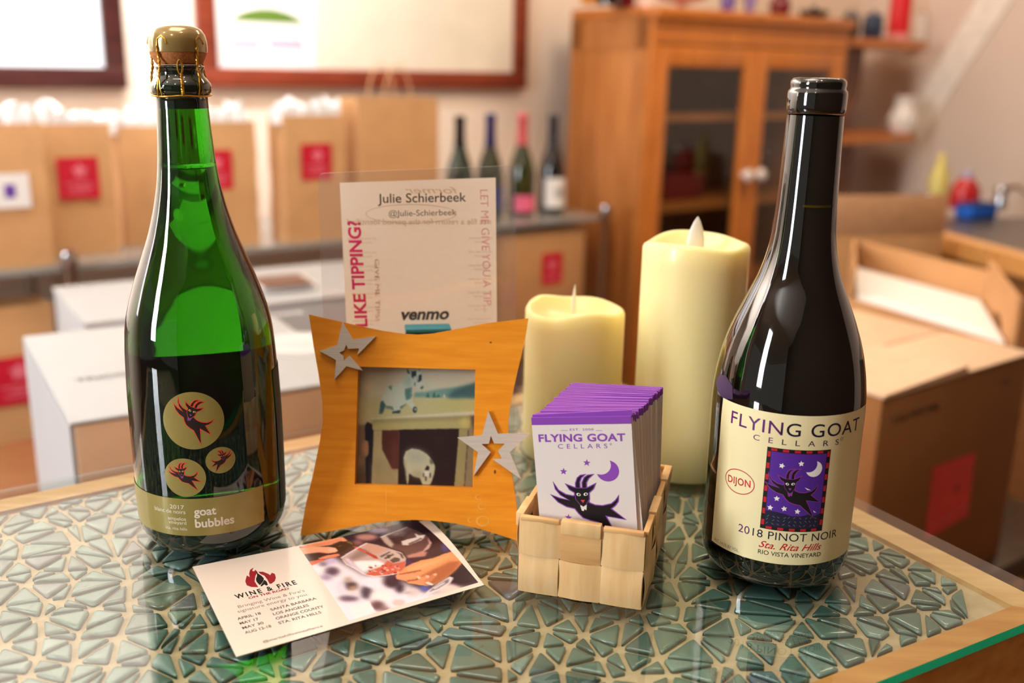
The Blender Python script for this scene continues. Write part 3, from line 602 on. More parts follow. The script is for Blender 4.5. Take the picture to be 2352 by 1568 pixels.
m = MB(); m.prism([(p.x-lw[3].x, p.y-lw[3].y) for p in lw], 0, .322); m.build('stacked_sheets', WHITE_PAPER, o)
m = MB(); m.prism([(p[0]-lw[3].x, p[1]-lw[3].y) for p in grow([tuple(p) for p in lw], -.02)], .3222, .3245); m.build('top_sheet', WHITE_PAPER, o)
wallpanel(n1, n2b, T-.43, T-.105, .006, 'wall_panel', KRAFT_SHADE, ob_)
# kraft carton with raised flap further back
r0 = rlocal(at_y(1905, 500, 2.25)); r1 = rlocal(at_y(2088, 500, 2.42)); oc = empty('cardboard_box', room(r0.x, r0.y, 0), PHI*.35); tag(oc, 'tall kraft carton with raised flap left of the sink counter', 'box')
wv = (r1-r0).length; zt = at_y(2000, 445, 2.3).z
m = MB(); m.box((0, 0, 0), (wv, .25, zt-.09), bev=.004); m.build('carton_body', KRAFT_SHADE, oc)
m = MB(); m.box((0, 0, zt-.0905), (wv, .004, zt), bev=.001); m.build('flap', mat('kraft_flap', (206, 156, 112), .8), oc)
# low bench under the right-hand cartons
m = MB(); B0 = rlocal(n1); bx0, bx1, by0, by1 = BT.x-.02, BT.x+.62, BT.y-.02, BT.y+.8
bn = empty('low_bench', room(bx0, by0, 0), PHI); tag(bn, 'dark low bench under the cartons right of the table', 'bench'); W_, D_ = bx1-bx0, by1-by0
DKB = wood('dark_bench_wood', (76, 62, 46), (58, 46, 34))
m = MB(); m.box((0, 0, T-.47), (W_, D_, T-.4305), bev=.004); m.build('bench_top', DKB, bn)
for x, y in ((.02, .02), (W_-.06, .02), (.02, D_-.06), (W_-.06, D_-.06)): m = MB(); m.box((x, y, 0), (x+.04, y+.04, T-.4705)); m.build('leg', DKB, bn)

# ================================================================== white boxes at the left of the table
WZ = -.055
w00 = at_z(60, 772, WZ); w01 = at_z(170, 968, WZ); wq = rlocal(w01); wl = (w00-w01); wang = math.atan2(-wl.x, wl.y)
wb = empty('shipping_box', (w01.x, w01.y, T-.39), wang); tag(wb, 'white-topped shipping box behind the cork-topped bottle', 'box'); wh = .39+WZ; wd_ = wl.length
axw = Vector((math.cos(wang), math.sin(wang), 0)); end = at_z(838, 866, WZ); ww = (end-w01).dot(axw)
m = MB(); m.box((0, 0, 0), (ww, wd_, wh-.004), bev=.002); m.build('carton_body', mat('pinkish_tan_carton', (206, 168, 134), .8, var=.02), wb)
m = MB(); m.box((-.004, -.001, wh-.004), (ww+.003, wd_+.002, wh), bev=.0015); m.build('lid', WHITE_CARD, wb)
m = MB(); m.box((-.0045, .002, .0), (-.0005, wd_, wh-.0045)); m.build('side_flap', WHITE_CARD, wb)
wl_ = lambda x, y: (lambda p: ((p-w01).dot(axw)*1e3, (p-w01).dot(Vector((-axw.y, axw.x, 0)))*1e3))(at_z(x, y, WZ))
P = Print(.3); t0 = wl_(172, 876); P.text('TRICORNE', t0[0], t0[0]+92, t0[1]-4, 13, ink('box_grey_ink', (88, 90, 92)), bold=.03); P.build('lid_lettering', lambda u, v, q: Vector((u, v, wh+.0002+q)), wb); P = Print(.3)
c_ = wl_(686, 790); P.poly(ell(*c_, 56), ink('box_pale_grey', (206, 206, 208)), 1); P.poly(ell(*c_, 50), WHITE_CARD, 2); P.poly(ell(*c_, 46), ink('box_lighter_grey', (214, 214, 216)), 3); P.poly(ell(c_[0]-6, c_[1]+4, 26, 18), ink('box_pale_grey', (190, 190, 194)), 4); P.poly(star(c_[0]+4, c_[1]-10, 16, .6), ink('box_pale_grey', (190, 190, 194)), 5); P.build('lid_emblem', lambda u, v, q: Vector((u, v, wh+.0002+q)), wb); P = Print(.3)
c2 = wl_(672, 718); P.text('WINE', c2[0]-30, c2[0]+14, c2[1]-12, 16, ink('box_pale_grey', (190, 190, 194)), bold=.02)
P.build('lid_lettering', lambda u, v, q: Vector((u, v, wh+.0002+q)), wb)
b2 = at_z(185, 660, -.12); b2r = at_z(800, 640, -.12)
w2 = empty('shipping_box', (-.68, 1.531, T-.39), math.radians(33)); tag(w2, 'white shipping box behind the white-topped box, below the shelf', 'box')
m = MB(); m.box((0, 0, 0), (.62, .3, .26), bev=.003); m.build('carton_body', WHITE_CARD, w2); m = MB(); m.box((-.002, -.002, .26), (.622, .302, .266), bev=.0015); m.build('lid', WHITE_CARD, w2)
ps = empty('paper_stack', (-.45, 1.82, T-.39+.2665), .5); tag(ps, 'small stack of papers and a dark card on the rear white box', 'papers')
m = MB(); m.box((-.07, -.05, 0), (.07, .05, .012), bev=.002); m.build('sheets', WHITE_PAPER, ps); m = MB(); m.box((-.03, -.06, .0125), (.06, .03, .0155)); m.build('card', mat('dark_leaflet', (104, 66, 44)), ps)
lb = empty('low_bench', room(rlocal(w01).x-.35, rlocal(w01).y-.06, 0), PHI); tag(lb, 'brown low bench under the white boxes at the left', 'bench'); LB = wood('brown_bench_wood', (150, 98, 58), (120, 76, 42), stretch=(1, 8, 8))
m = MB(); m.box((0, 0, T-.43), (1.15, .98, T-.3905), bev=.004); m.build('bench_top', LB, lb)
for x, y in ((.02, .02), (1.09, .02), (.02, .92), (1.09, .92)): m = MB(); m.box((x, y, 0), (x+.04, y+.04, T-.4305)); m.build('leg', LB, lb)

# ================================================================== mosaic table
TBK, TFR = Vector((.0834, .925)), Vector((.3166, .499)); TLF = TFR-Vector((.868, .496))*.95; TLB = TBK+Vector((-.180, -.128)).normalized()*1.0
tb = empty('mosaic_table', (-.2, .45, 0)); tag(tb, 'bar-height table with green glass mosaic top under a clear glass sheet', 'table'); ML = Matrix.Translation(-tb.location)
outer = [TLF, TFR, TBK, TLB]
def inset(poly, d): return [Vector(p) for p in grow([tuple(p) for p in poly], -d)]
SW = .0215; inner = inset(outer, SW); wood_out = inset(outer, .0012)
STRIP = wood('pale_wood_edging', (226, 186, 132), (206, 160, 104), scale=22, stretch=(1, 6, 6))
FRONTSTRIP = wood('honey_wood_edging', (214, 156, 84), (190, 124, 54), scale=18, stretch=(1, 6, 6))
for k in range(4):
    a, b = wood_out[k], wood_out[(k+1) % 4]; c, d = inner[(k+1) % 4], inner[k]
    m = MB(); m.prism([a, b, c, d], T-.06, T-.0066, M=ML); m.build('wood_edging', FRONTSTRIP if k == 0 else STRIP, tb)
m = MB(); m.prism(inner, T-.03, T-.0100, M=ML); m.build('grout_bed', mat('tan_grout', (208, 187, 156), .75, col2=(190, 168, 136), scale=120, bump=.25), tb)
DKW = wood('dark_table_wood', (120, 76, 34), (84, 50, 20), scale=14)
ap = inset(outer, .012); m = MB(); m.prism(ap, T-.16, T-.0605, M=ML); m.build('apron', DKW, tb)
for p in inset(outer, .05): m = MB(); m.box((p.x-.025, p.y-.025, 0), (p.x+.025, p.y+.025, T-.1605), M=ML, bev=.004); m.build('leg', DKW, tb)
# glass sheet
GTOP = clear_pane('table_glass', (.955, .985, .965), 1.5)
GEDGE = translucent('emerald_glass_edge', (30, 186, 148), .55)
m = MB(); n = 4; vs = [(p.x, p.y, T-.0055) for p in outer]+[(p.x, p.y, T) for p in outer]
m.add(vs, [(3, 2, 1, 0), (4, 5, 6, 7)], GTOP, ML); m.add(vs, [(0, 1, 5, 4)], GEDGE, ML); m.add(vs, [(k, (k+1) % 4, 4+(k+1) % 4, 4+k) for k in range(1, 4)], GTOP, ML); m.build('glass_sheet', None, tb)
# mosaic: shattered triangles of sea-green glass
def mosaic():
    r = random.Random(11); u = (inner[1]-inner[0]).normalized(); v = Vector((-u.y, u.x)); S_ = .0205; pts = []
    for j in range(-4, 40):
        for i in range(-26, 56):
            p = inner[0]+u*(i+.5*(j % 2))*S_+v*j*S_*.9+Vector((r.uniform(-1, 1), r.uniform(-1, 1)))*S_*.44
            q = Vector((p.x, p.y))
            if all(((inner[(k+1) % 4]-inner[k]).normalized()).cross(q-inner[k]) > .010 for k in range(4)) and (q-inner[1]).length > .026 and q.y > .27: pts.append(q)
    for k in range(4):                     # a row of points along each edge so the pieces reach the wood
        a, b = inner[k], inner[(k+1) % 4]; L_ = (b-a).length; d = (b-a)/L_; nrm = Vector((-d.y, d.x)); t = .012
        while t < L_-.012:
            q = a+d*t+nrm*.0022
            if q.y > .27 and (q-inner[1]).length > .024: pts.append(q)
            t += S_*r.uniform(.75, 1.15)
    V, E, F = delaunay_2d_cdt(pts, [], [], 0, 1e-6)[:3]
    vs = []; fs = []; cols = []; mi = []
    used = set(); emap = {}
    for fi, f in enumerate(F):
        for a, b in zip(f, f[1:]+f[:1]): emap.setdefault(frozenset((a, b)), []).append(fi)
    polys = []
    for fi, f in enumerate(F):
        if fi in used: continue
        L_ = [((V[f[i]]-V[f[(i+1) % 3]]).length, i) for i in range(3)]; mx, i = max(L_)
        if mx > S_*2.6: continue
        f = list(f)
        ar = abs((V[f[1]]-V[f[0]]).cross(V[f[2]]-V[f[0]]))/2
        if (ar < 6e-5 or r.random() < .03):
            e = frozenset((f[i], f[(i+1) % 3])); o = [q for q in emap[e] if q != fi and q not in used]
            if o:
                g = [q for q in F[o[0]] if q not in e]
                if g: used.add(o[0]); f = f[:i+1]+g+f[i+1:]
        used.add(fi); polys.append([V[q] for q in f])
    for P_ in polys:
        c = sum(P_, Vector((0, 0)))/len(P_); ar = sum(P_[i].cross(P_[(i+1) % len(P_)]) for i in range(len(P_)))
        if ar < 0: P_ = P_[::-1]
        g = r.uniform(.0012, .0018); Q = [Vector(p) for p in grow([tuple(p) for p in P_], -g)]
        ar2 = sum(Q[i].cross(Q[(i+1) % len(Q)]) for i in range(len(Q)))/2
        if ar2 < 2.2e-5: continue
        ring = []
        for i in range(len(Q)):
            a, b, d = Q[i-1], Q[i], Q[(i+1) % len(Q)]; t = .13; p0 = b.lerp(a, t); p2 = b.lerp(d, t)
            for s in (0, .5, 1): ring.append(p0*(1-s)**2+b*2*s*(1-s)+p2*s*s)
        n = len(ring); cc = sum(ring, Vector((0, 0)))/n; k = len(vs); cv = r.random(); z0 = T-.0102; dz = r.uniform(-.0003, .0003); tx, ty = r.uniform(-.006, .006), r.uniform(-.006, .006)
        for sc, h in ((1, 0), (1, .0014), (.965, .0020), (.89, .0024), (.6, .00255)):
            for p in ring:
                q = cc+(p-cc)*sc; vs.append((q.x, q.y, z0+h+dz*(h > 0)+((q-cc).x*tx+(q-cc).y*ty)*(h > 0))); cols.append(cv)
        vs.append((cc.x, cc.y, z0+.0026+dz)); cols.append(cv)
        for l in range(4):
            for i in range(n): fs.append((k+l*n+i, k+l*n+(i+1) % n, k+(l+1)*n+(i+1) % n, k+(l+1)*n+i)); mi.append(1 if l < 1 else 0)
        for i in range(n): fs.append((k+4*n+i, k+4*n+(i+1) % n, k+5*n)); mi.append(0)
    me = bpy.data.meshes.new('mosaic_tiles'); me.from_pydata([tuple(ML @ Vector(v)) for v in vs], [], fs)
    at = me.attributes.new('tone', 'FLOAT', 'POINT'); at.data.foreach_set('value', cols)
    mt = bpy.data.materials.new('sea_green_glass_tile'); mt.use_nodes = True; nt = mt.node_tree; b = nt.nodes['Principled BSDF']; L = nt.links.new
    a = nt.nodes.new('ShaderNodeAttribute'); a.attribute_name = 'tone'; rp = nt.nodes.new('ShaderNodeValToRGB'); el_ = rp.color_ramp.elements
    for pos, c in ((0, (60, 92, 88)), (.3, (84, 119, 114)), (.55, (102, 134, 128)), (.8, (72, 102, 100)), (.92, (128, 156, 152)), (1, (84, 92, 106))):
        e = el_[0] if pos == 0 else el_[len(el_)-1] if pos == 1 else el_.new(pos); e.color = lin(c)
    L(a.outputs['Fac'], rp.inputs[0])
    tc = nt.nodes.new('ShaderNodeTexCoord'); nz = nt.nodes.new('ShaderNodeTexNoise'); nz.inputs['Scale'].default_value = 95; nz.inputs['Detail'].default_value = 3; nz.inputs['Distortion'].default_value = 1.6
    L(tc.outputs['Object'], nz.inputs['Vector']); r2 = nt.nodes.new('ShaderNodeValToRGB'); r2.color_ramp.elements[0].position = .6; r2.color_ramp.elements[0].color = (0, 0, 0, 1); r2.color_ramp.elements[1].position = .78; r2.color_ramp.elements[1].color = (1, 1, 1, 1)
    L(nz.outputs['Fac'], r2.inputs[0]); mx = nt.nodes.new('ShaderNodeMixRGB'); mx.inputs[2].default_value = lin((86, 66, 44)); ml = nt.nodes.new('ShaderNodeMath'); ml.operation = 'MULTIPLY'; ml.inputs[1].default_value = .75
    L(r2.outputs[0], ml.inputs[0]); L(ml.outputs[0], mx.inputs[0]); L(rp.outputs[0], mx.inputs[1]); L(mx.outputs[0], b.inputs['Base Color'])
    b.inputs['Roughness'].default_value = .2; b.inputs['Coat Weight'].default_value = .45; b.inputs['Coat Roughness'].default_value = .05
    me.materials.append(mt); me.materials.append(mat('tile_cut_edge', (44, 76, 72), .25, var=.1, coat=.4))
    for p, i in zip(me.polygons, mi): p.material_index = i
    for p in me.polygons: p.use_smooth = True
    return link('mosaic_tiles', me, tb)
mosaic()

# ================================================================== goat emblem used on labels and brochures (drawn once, y down)
G_BODY = [(318, 705), (345, 755), (395, 785), (450, 795), (470, 770), (545, 770), (548, 838), (590, 855), (640, 858), (700, 842), (730, 815), (746, 788), (742, 820), (722, 850), (692, 876), (782, 946), (655, 925), (735, 1085), (610, 972), (560, 962), (510, 945), (480, 915), (455, 880), (400, 868), (345, 838), (302, 792), (350, 812), (425, 826), (362, 786), (330, 745)]
G_HEAD = [(405, 713), (450, 731), (470, 735), (525, 735), (547, 730), (593, 704), (580, 735), (550, 765), (551, 810), (530, 850), (511, 866), (490, 850), (464, 815), (457, 765), (425, 745)]
G_HORN1 = [(468, 735), (467, 700), (480, 663), (500, 645), (525, 639), (502, 658), (490, 690), (491, 735)]
G_HORN2 = [(512, 735), (511, 695), (526, 660), (548, 643), (578, 637), (552, 660), (535, 692), (535, 735)]
def goat(P, cx, cy, k, rot, mirror, blk, line, layer, face, mouth, w=7, beard=None):
    def f(p):
        x, y = p[0]-560, -(p[1]-850)
        if mirror: x = -x
        return (cx+k*(x*math.cos(rot)-y*math.sin(rot)), cy+k*(x*math.sin(rot)+y*math.cos(rot)))
    for q in (G_BODY, G_HEAD, G_HORN1, G_HORN2): P.poly([f(p) for p in grow(q, w)], line, layer)
    for q in (G_BODY, G_HORN1, G_HORN2): P.poly([f(p) for p in q], blk, layer+1)
    P.poly([f(p) for p in grow(G_HEAD, w*.45)], line, layer+2); P.poly([f(p) for p in G_HEAD], blk, layer+3)
    for ex, ey, t in ((482, 780, .35), (530, 776, -.35)):
        P.poly([f(p) for p in ell(ex, ey, 15, 11, 14, rot=t)], face, layer+4); P.poly([f(p) for p in ell(ex+2, ey, 6, 8, 10)], blk, layer+5)
    P.poly([f(p) for p in [(494, 818), (524, 817), (510, 840)]], mouth, layer+4)
    if beard is not None: P.poly([f(p) for p in [(490, 858), (535, 852), (531, 892), (518, 884), (513, 898), (500, 895)]], beard, layer+2)

def smooth_profile(pts, n=90):
    h = np.array([p[0] for p in pts]); r = np.array([p[1] for p in pts]); hs = np.linspace(h[0], h[-1], n*6); rs = np.interp(hs, h, r)
    k = max(3, int(.006/(hs[1]-hs[0]))); pad = np.pad(rs, k, mode='edge'); w = np.hanning(2*k+1); w /= w.sum(); rs2 = np.convolve(pad, w, mode='valid')
    edge = np.clip(np.minimum(hs-hs[0], hs[-1]-hs)/.008, 0, 1); rs = rs*(1-edge)+rs2*edge; return hs[::6], rs[::6]

# ================================================================== cork-topped sparkling bottle
sp = empty('sparkling_wine_bottle', (-.1839, .5708, T+.0006)); sp.rotation_euler = (0, -.012, 0); tag(sp, 'green sparkling wine bottle with wired cork, olive gold band and three goat discs', 'bottle')
SH, SR = smooth_profile([(.0157, .0437), (.02, .0439), (.03, .0441), (.052, .0443), (.0744, .0443), (.0964, .0439), (.1179, .0430), (.13, .0420), (.139, .0405), (.1448, .0390), (.1597, .0342), (.1801, .0266), (.1862, .0243), (.2, .0204), (.2132, .0176), (.225, .0161), (.2358, .0152), (.25, .0143), (.26, .0138)])
def srad(h): return float(np.interp(h, SH, SR))
GG = bpy.data.materials.new('green_bottle_glass'); GG.use_nodes = True; b = GG.node_tree.nodes['Principled BSDF']
b.inputs['Base Color'].default_value = (.022, .27, .006, 1); b.inputs['Transmission Weight'].default_value = 1.0; b.inputs['Roughness'].default_value = 0.0; b.inputs['IOR'].default_value = 1.4
b.inputs['Coat Weight'].default_value = .6; b.inputs['Coat Roughness'].default_value = 0.0; b.inputs['Coat IOR'].default_value = 1.6
prof = [(0, .0157), (.0430, .0157)]+[(r, h) for h, r in zip(SH, SR)]+[(0, .2601)]
m = MB(); m.lathe(prof, 96); m.build('glass_body', GG, sp, 1.2)
m = MB(); m.lathe([(0, .006), (.02, .004), (.034, 0), (.0362, .0005), (.0386, .0022), (.0406, .0048), (.0420, .0078), (.0431, .0105), (.0436, .0140), (.0437, .0155), (0, .0155)], 96); m.build('glass_base', mat('thick_green_glass_base', (10, 26, 16), .04, var=.03, coat=.6, spec=.8), sp, 1.2)
m = MB(); hh = .2235; r_ = srad(hh)-.0012; m.lathe([(0, hh), (r_*.8, hh), (r_, hh+.0007), (r_*.8, hh-.0003), (0, hh-.0003)], 48); m.build('wine_surface', mat('dark_green_wine', (14, 44, 10), .1), sp)
BL_ = mat('back_label_reverse', (20, 22, 16), .5, var=.02)
m = MB(); hs_ = [.0160+.0895*k/14 for k in range(15)]; m.lathe([(srad(h)+.0004, h) for h in hs_], 48, a0=PI-1.72, a1=PI+1.72); m.build('back_label', BL_, sp)
GOLD = mat('olive_gold_print', (158, 140, 76), .38, metal=.25, var=.02, scale=200, coat=.2); CREAM_INK = ink('cream_ink', (236, 222, 204)); ORANGE_INK = ink('orange_red_ink', (232, 72, 40)); BRN_BLK = ink('brown_black_ink', (34, 18, 16)); VIOLET = ink('violet_line_ink', (120, 70, 140)); EYE = ink('eye_ink', (240, 190, 110))
P = Print(.025); P.rect(-85, 15.7, 44.9, 39.3, GOLD, 1)
P.poly(ell(6.4, 86.6, 17, 17, 64), GOLD, 1); P.poly(ell(19.8, 61.6, 8.3, 8.0, 48), GOLD, 1); P.poly(ell(-.8, 52.4, 11.9, 11.8, 56), GOLD, 1)
goat(P, 7.2, 87.8, .052, -.47, False, BRN_BLK, ORANGE_INK, 2, EYE, VIOLET, 9, VIOLET); goat(P, -.4, 53.6, .037, -.02, False, BRN_BLK, ORANGE_INK, 2, EYE, VIOLET, 10, VIOLET); goat(P, 19.9, 61.9, .026, .2, True, BRN_BLK, ORANGE_INK, 2, EYE, VIOLET, 11)
P.text('2017', -11.3, -2.6, 32.7, 2.6, CREAM_INK); P.text('blanc de noirs', -22.5, -2.1, 29.7, 2.6, CREAM_INK); P.text('ampelos', -13.3, -2.1, 25.4, 2.3, CREAM_INK); P.text('vineyard', -13.1, -2.1, 22.9, 2.3, CREAM_INK); P.text('sta. rita hills', -15.6, -2.0, 19.2, 1.9, CREAM_INK)
P.text('goat', 2.8, 15.2, 28.8, 5.2, CREAM_INK, bold=.025); P.text('bubbles', 2.9, 25.0, 21.2, 5.4, CREAM_INK, bold=.025); P.text('.', 25.8, 26.4, 21.2, 5, ink('tan_ink', (190, 150, 96)))
def on_sp(u, v, h): R_ = srad(v)+.00025+h; t = u/.0441; return Vector((R_*math.sin(t), -R_*math.cos(t), v))
P.build('printed_label', on_sp, sp, cut=1.6, cutv=4)
# cork, metal cap and wire cage
m = MB(); m.lathe([(srad(.2563)+.0001, .2563), (srad(.26)+.0001, .2602), (.0140, .2625), (.0155, .264), (.0163, .2658), (.0164, .268), (.0158, .270), (.0140, .2722), (.0128, .2735), (.0122, .2755), (.0126, .2772), (.0133, .2782), (.0131, .2790), (.011, .2795), (0, .2795)], 72); m.build('neck_collar', mat('collar_green_glass', (12, 30, 18), .05, var=.02, coat=.7, spec=.8), sp, 1.2)
CORK = mat('agglomerated_cork', (196, 126, 66), .7, col2=(160, 92, 42), scale=900, bump=.2)
m = MB(); m.lathe([(0, .2796), (.0118, .2796), (.0128, .281), (.0143, .2838), (.0150, .2862), (.0150, .288), (0, .288)], 48); m.build('cork', CORK, sp)
m = MB(); m.lathe([(.0150, .2862), (.0154, .2864), (.0156, .2885), (.0155, .2920), (.0147, .2955), (.0128, .2983), (.0095, .3000), (.005, .3008), (0, .3009)], 64); m.build('metal_cap', mat('olive_bronze_cap', (158, 132, 78), .2, metal=.3, var=.03, coat=.7), sp)
WIRE = mat('gold_wire', (214, 160, 62), .28, metal=.85, var=.04); m = MB(); wr = .00042
m.tube([(.0160*math.sin(2*PI*k/60), -.0160*math.cos(2*PI*k/60), .2632+.0003*math.sin(8*PI*k/60)) for k in range(60)], wr*1.1, 8, closed=True)
for ang in (-.42, .98, -1.62, 2.5):
    for s in (0, PI):
        pts = []
        for k in range(41):
            t = k/40; h = .2632+t*(.2895-.2632); env = min(1, (1-t)*1.0) if t < .3 else 1; tw = 2*PI*3.4*max(0, t-.32)/.68; R_ = np.interp(h, [.2632, .267, .272, .2785, .284, .2895], [.0166, .0172, .0166, .0152, .0153, .0160])
            w_ = .0011*(1-t/.36)+.0004 if t < .36 else .00045; pts.append(((R_+.00045*math.sin(tw+s))*math.sin(ang)+w_*math.cos(tw+s)*math.cos(ang), -(R_+.00045*math.sin(tw+s))*math.cos(ang)+w_*math.cos(tw+s)*math.sin(ang), h))
        m.tube(pts, wr, 6)
    m.tube([(.0161*math.sin(ang), -.0161*math.cos(ang), .2893), (.0155*math.sin(ang), -.0155*math.cos(ang), .293), (.0150*math.sin(ang+.16), -.0150*math.cos(ang+.16), .2948), (.0154*math.sin(ang+.3), -.0154*math.cos(ang+.3), .293), (.0158*math.sin(ang+.36), -.0158*math.cos(ang+.36), .2905)], wr, 6)
ang = .36                                                 # the twisted loop hanging in front of the collar
for s in (0, PI):
    pts = [((.0168+.0004*math.sin(9*PI*k/30+s))*math.sin(ang+.03*math.cos(9*PI*k/30+s)), -(.0168+.0004*math.sin(9*PI*k/30+s))*math.cos(ang+.03*math.cos(9*PI*k/30+s)), .2632+.0115*k/30) for k in range(31)]; m.tube(pts, wr*1.1, 6)
m.tube([(.0165*math.sin(ang-.03+.075*math.sin(t)), -.0165*math.cos(ang-.03+.075*math.sin(t)), .2748+.0036*(1-math.cos(t))) for t in [2*PI*k/24 for k in range(24)]], wr*1.1, 6, closed=True)
m.build('wire_cage', WIRE, sp)

# ================================================================== pinot noir bottle
pn = empty('red_wine_bottle', (.1592, .5446, T+.0002)); tag(pn, 'dark pinot noir bottle with cream label at the right of the basket', 'bottle')
PH, PR = smooth_profile([(.008, .0417), (.014, .0426), (.05, .0427), (.0786, .0427), (.0973, .0429), (.1084, .0425), (.1194, .0412), (.1302, .0392), (.141, .0361), (.1516, .0321), (.1624, .0275), (.1723, .0231), (.181, .0202), (.1893, .0183), (.1977, .0171), (.2064, .0165), (.215, .016), (.2317, .0155), (.2483, .015), (.2635, .0147)])
def prad(h): return float(np.interp(h, PH, PR))
DG = mat('near_black_bottle_glass', (9, 8, 5), .025, var=.01, spec=.9, coat=.5, ior=1.52)
m = MB(); m.lathe([(0, .004), (.03, .002), (.0335, 0), (.036, .0005), (.0388, .0025), (.0404, .005)]+[(r, h) for h, r in zip(PH, PR)], 96); m.build('glass_body', DG, pn, 1.2)
m = MB(); m.lathe([(.01472, .2622), (.0152, .2630), (.0154, .2650), (.0155, .2722), (.0152, .2736), (.0143, .2744), (.01415, .2755), (.0145, .2768), (.0143, .2786), (.0130, .2800), (.0105, .2804), (.0098, .2796), (0, .2794)], 64); m.build('neck_rim', DG, pn, .9)
m = MB(); m.lathe([(0, .2795), (.0097, .2797)], 40); m.build('stopper_top', mat('plum_wax', (104, 60, 110), .3, coat=.4), pn)
m = MB(); hh = .2145; m.lathe([(prad(hh)+.00008, hh-.0006), (prad(hh)+.00010, hh+.0006)], 40, a0=-.4, a1=.7); m.build('fill_line', mat('amber_fill_line', (74, 58, 8), .1, coat=.6), pn)
LAB = mat('cream_label_paper', (240, 226, 176), .5, var=.012, scale=60); PURP = ink('plum_ink', (92, 24, 100)); NAVY = ink('navy_black_ink', (26, 16, 44)); REDI = ink('label_red_ink', (196, 30, 44)); NIGHT = ink('night_violet_ink', (86, 42, 150)); LILAC = ink('lilac_line_ink', (140, 60, 150)); WHT = ink('white_ink', (246, 240, 236)); HILL = ink('hill_navy_ink', (30, 30, 58)); STRAW = ink('straw_ink', (128, 116, 104))
P = Print(.02); P.rect(-52.4, 18.7, 47, 106.4, LAB, 1)
P.text('FLYING GOAT', -43.6, 36.0, 94.6, 7.7, PURP, 3, space=1.08, bold=.004, colors=(PURP, NAVY, .38)); P.text('CELLARS', -28.3, 19.2, 89.3, 3.3, NAVY, 3, space=2.4, colors=(PURP, NAVY, .3)); P.poly(ell(21.2, 92.2, 1, 1, 16), GREY_INK, 3, holes=[ell(21.2, 92.2, .7, .7, 16)])
P.rect(-20.1, 38.9, 14.6, 87, DARK_INK, 3)
for k in range(6):
    x = -18.2+k*6.2
    if k < 5: P.rect(x+.2, 85.2, x+3.4, 86.6, REDI, 4); P.rect(x+1.2, 39.3, x+4.4, 40.7, REDI, 4)
for k in range(7): y = 41.2+k*6.7; P.rect(-19.7, y, -18.1, y+3.2, REDI, 4); P.rect(12.6, y+1.4, 14.2, y+4.6, REDI, 4)
P.rect(-17.8, 41, 12.3, 84.8, NIGHT, 4)
P.poly([(-17.8, 41), (12.3, 41), (12.3, 49.6), (9, 48.4), (5, 49.3), (1, 48.3), (-4, 48.2), (-8, 49.4), (-13, 50), (-17.8, 50)], HILL, 5)
r = random.Random(3)
for k in range(30): x = -16.5+(k % 10)*2.9+r.uniform(-.4, .4); y = 42.6+(k//10)*2.2+r.uniform(-.3, .3); a = r.choice((-.7, .7))+r.uniform(-.2, .2); P.line([(x-.6*math.cos(a), y-.6*math.sin(a)), (x+.6*math.cos(a), y+.6*math.sin(a))], .28, STRAW, 6)
for x, y in ((-11.6, 77.2), (-1.6, 79.2), (-12.6, 57.8), (-15.6, 51.9), (-8.2, 52.3), (-1, 49.9+1.2)): P.poly(star(x, y, 1.7, .5, r.uniform(-.3, .3)), WHT, 6)
P.poly(moon(5.8, 76.2, 4.6, -3.0, 2.6, 4.5), WHT, 6); P.poly([(1.6, 65.4), (3.2, 64), (5.2, 63.8), (3.6, 64.6)], WHT, 6); P.poly([(7.8, 51.8), (8.2, 50.6), (9.8, 50.3), (8.8, 51)], WHT, 6)
goat(P, -3.0, 62.6, .0625, 0, False, DARK_INK, LILAC, 6, WHT, LILAC, 7, LILAC)
P.text('2018 PINOT NOIR', -32.5, 26.2, 33.1, 4.9, NAVY, 3, space=1.05, colors=(PURP, NAVY, .12)); P.text('Sta. Rita Hills', -19.9, 15.6, 27.4, 4.2, REDI, 3, shear=.45, bold=.008); P.text('RIO VISTA VINEYARD', -19.9, 15.6, 23.3, 2.7, DARK_INK, 3, bold=.004); P.text('ALC. 14.2% BY VOL.', -49.7, -31, 20.3, 2.0, GREY_INK, 3)
P.poly(ell(-34.8, 62.3, 9.7, 7.2, 56, rot=.02), REDI, 3, holes=[ell(-34.8, 62.3, 9.2, 6.7, 56, rot=.02)]); P.text('DIJON', -42.2, -27.4, 60.0, 4.3, REDI, 4, bold=.014, rot=.06, space=1.08)
def on_pn(u, v, h): R_ = prad(v)+.00015+h; t = u/.0428; return Vector((R_*math.sin(t), -R_*math.cos(t), v))
P.build('front_label', on_pn, pn, cut=1.6, cutv=2.5)
# torn plum seal beside the label's upper left corner
P = Print(.02); P.poly([(-66, 112), (-62, 117), (-54, 119), (-46, 115), (-44, 108), (-50, 106.6), (-53, 106), (-60, 108)], mat('plum_seal', (66, 44, 78), .4), 1); P.build('seal', on_pn, pn, cut=1.6, cutv=2)

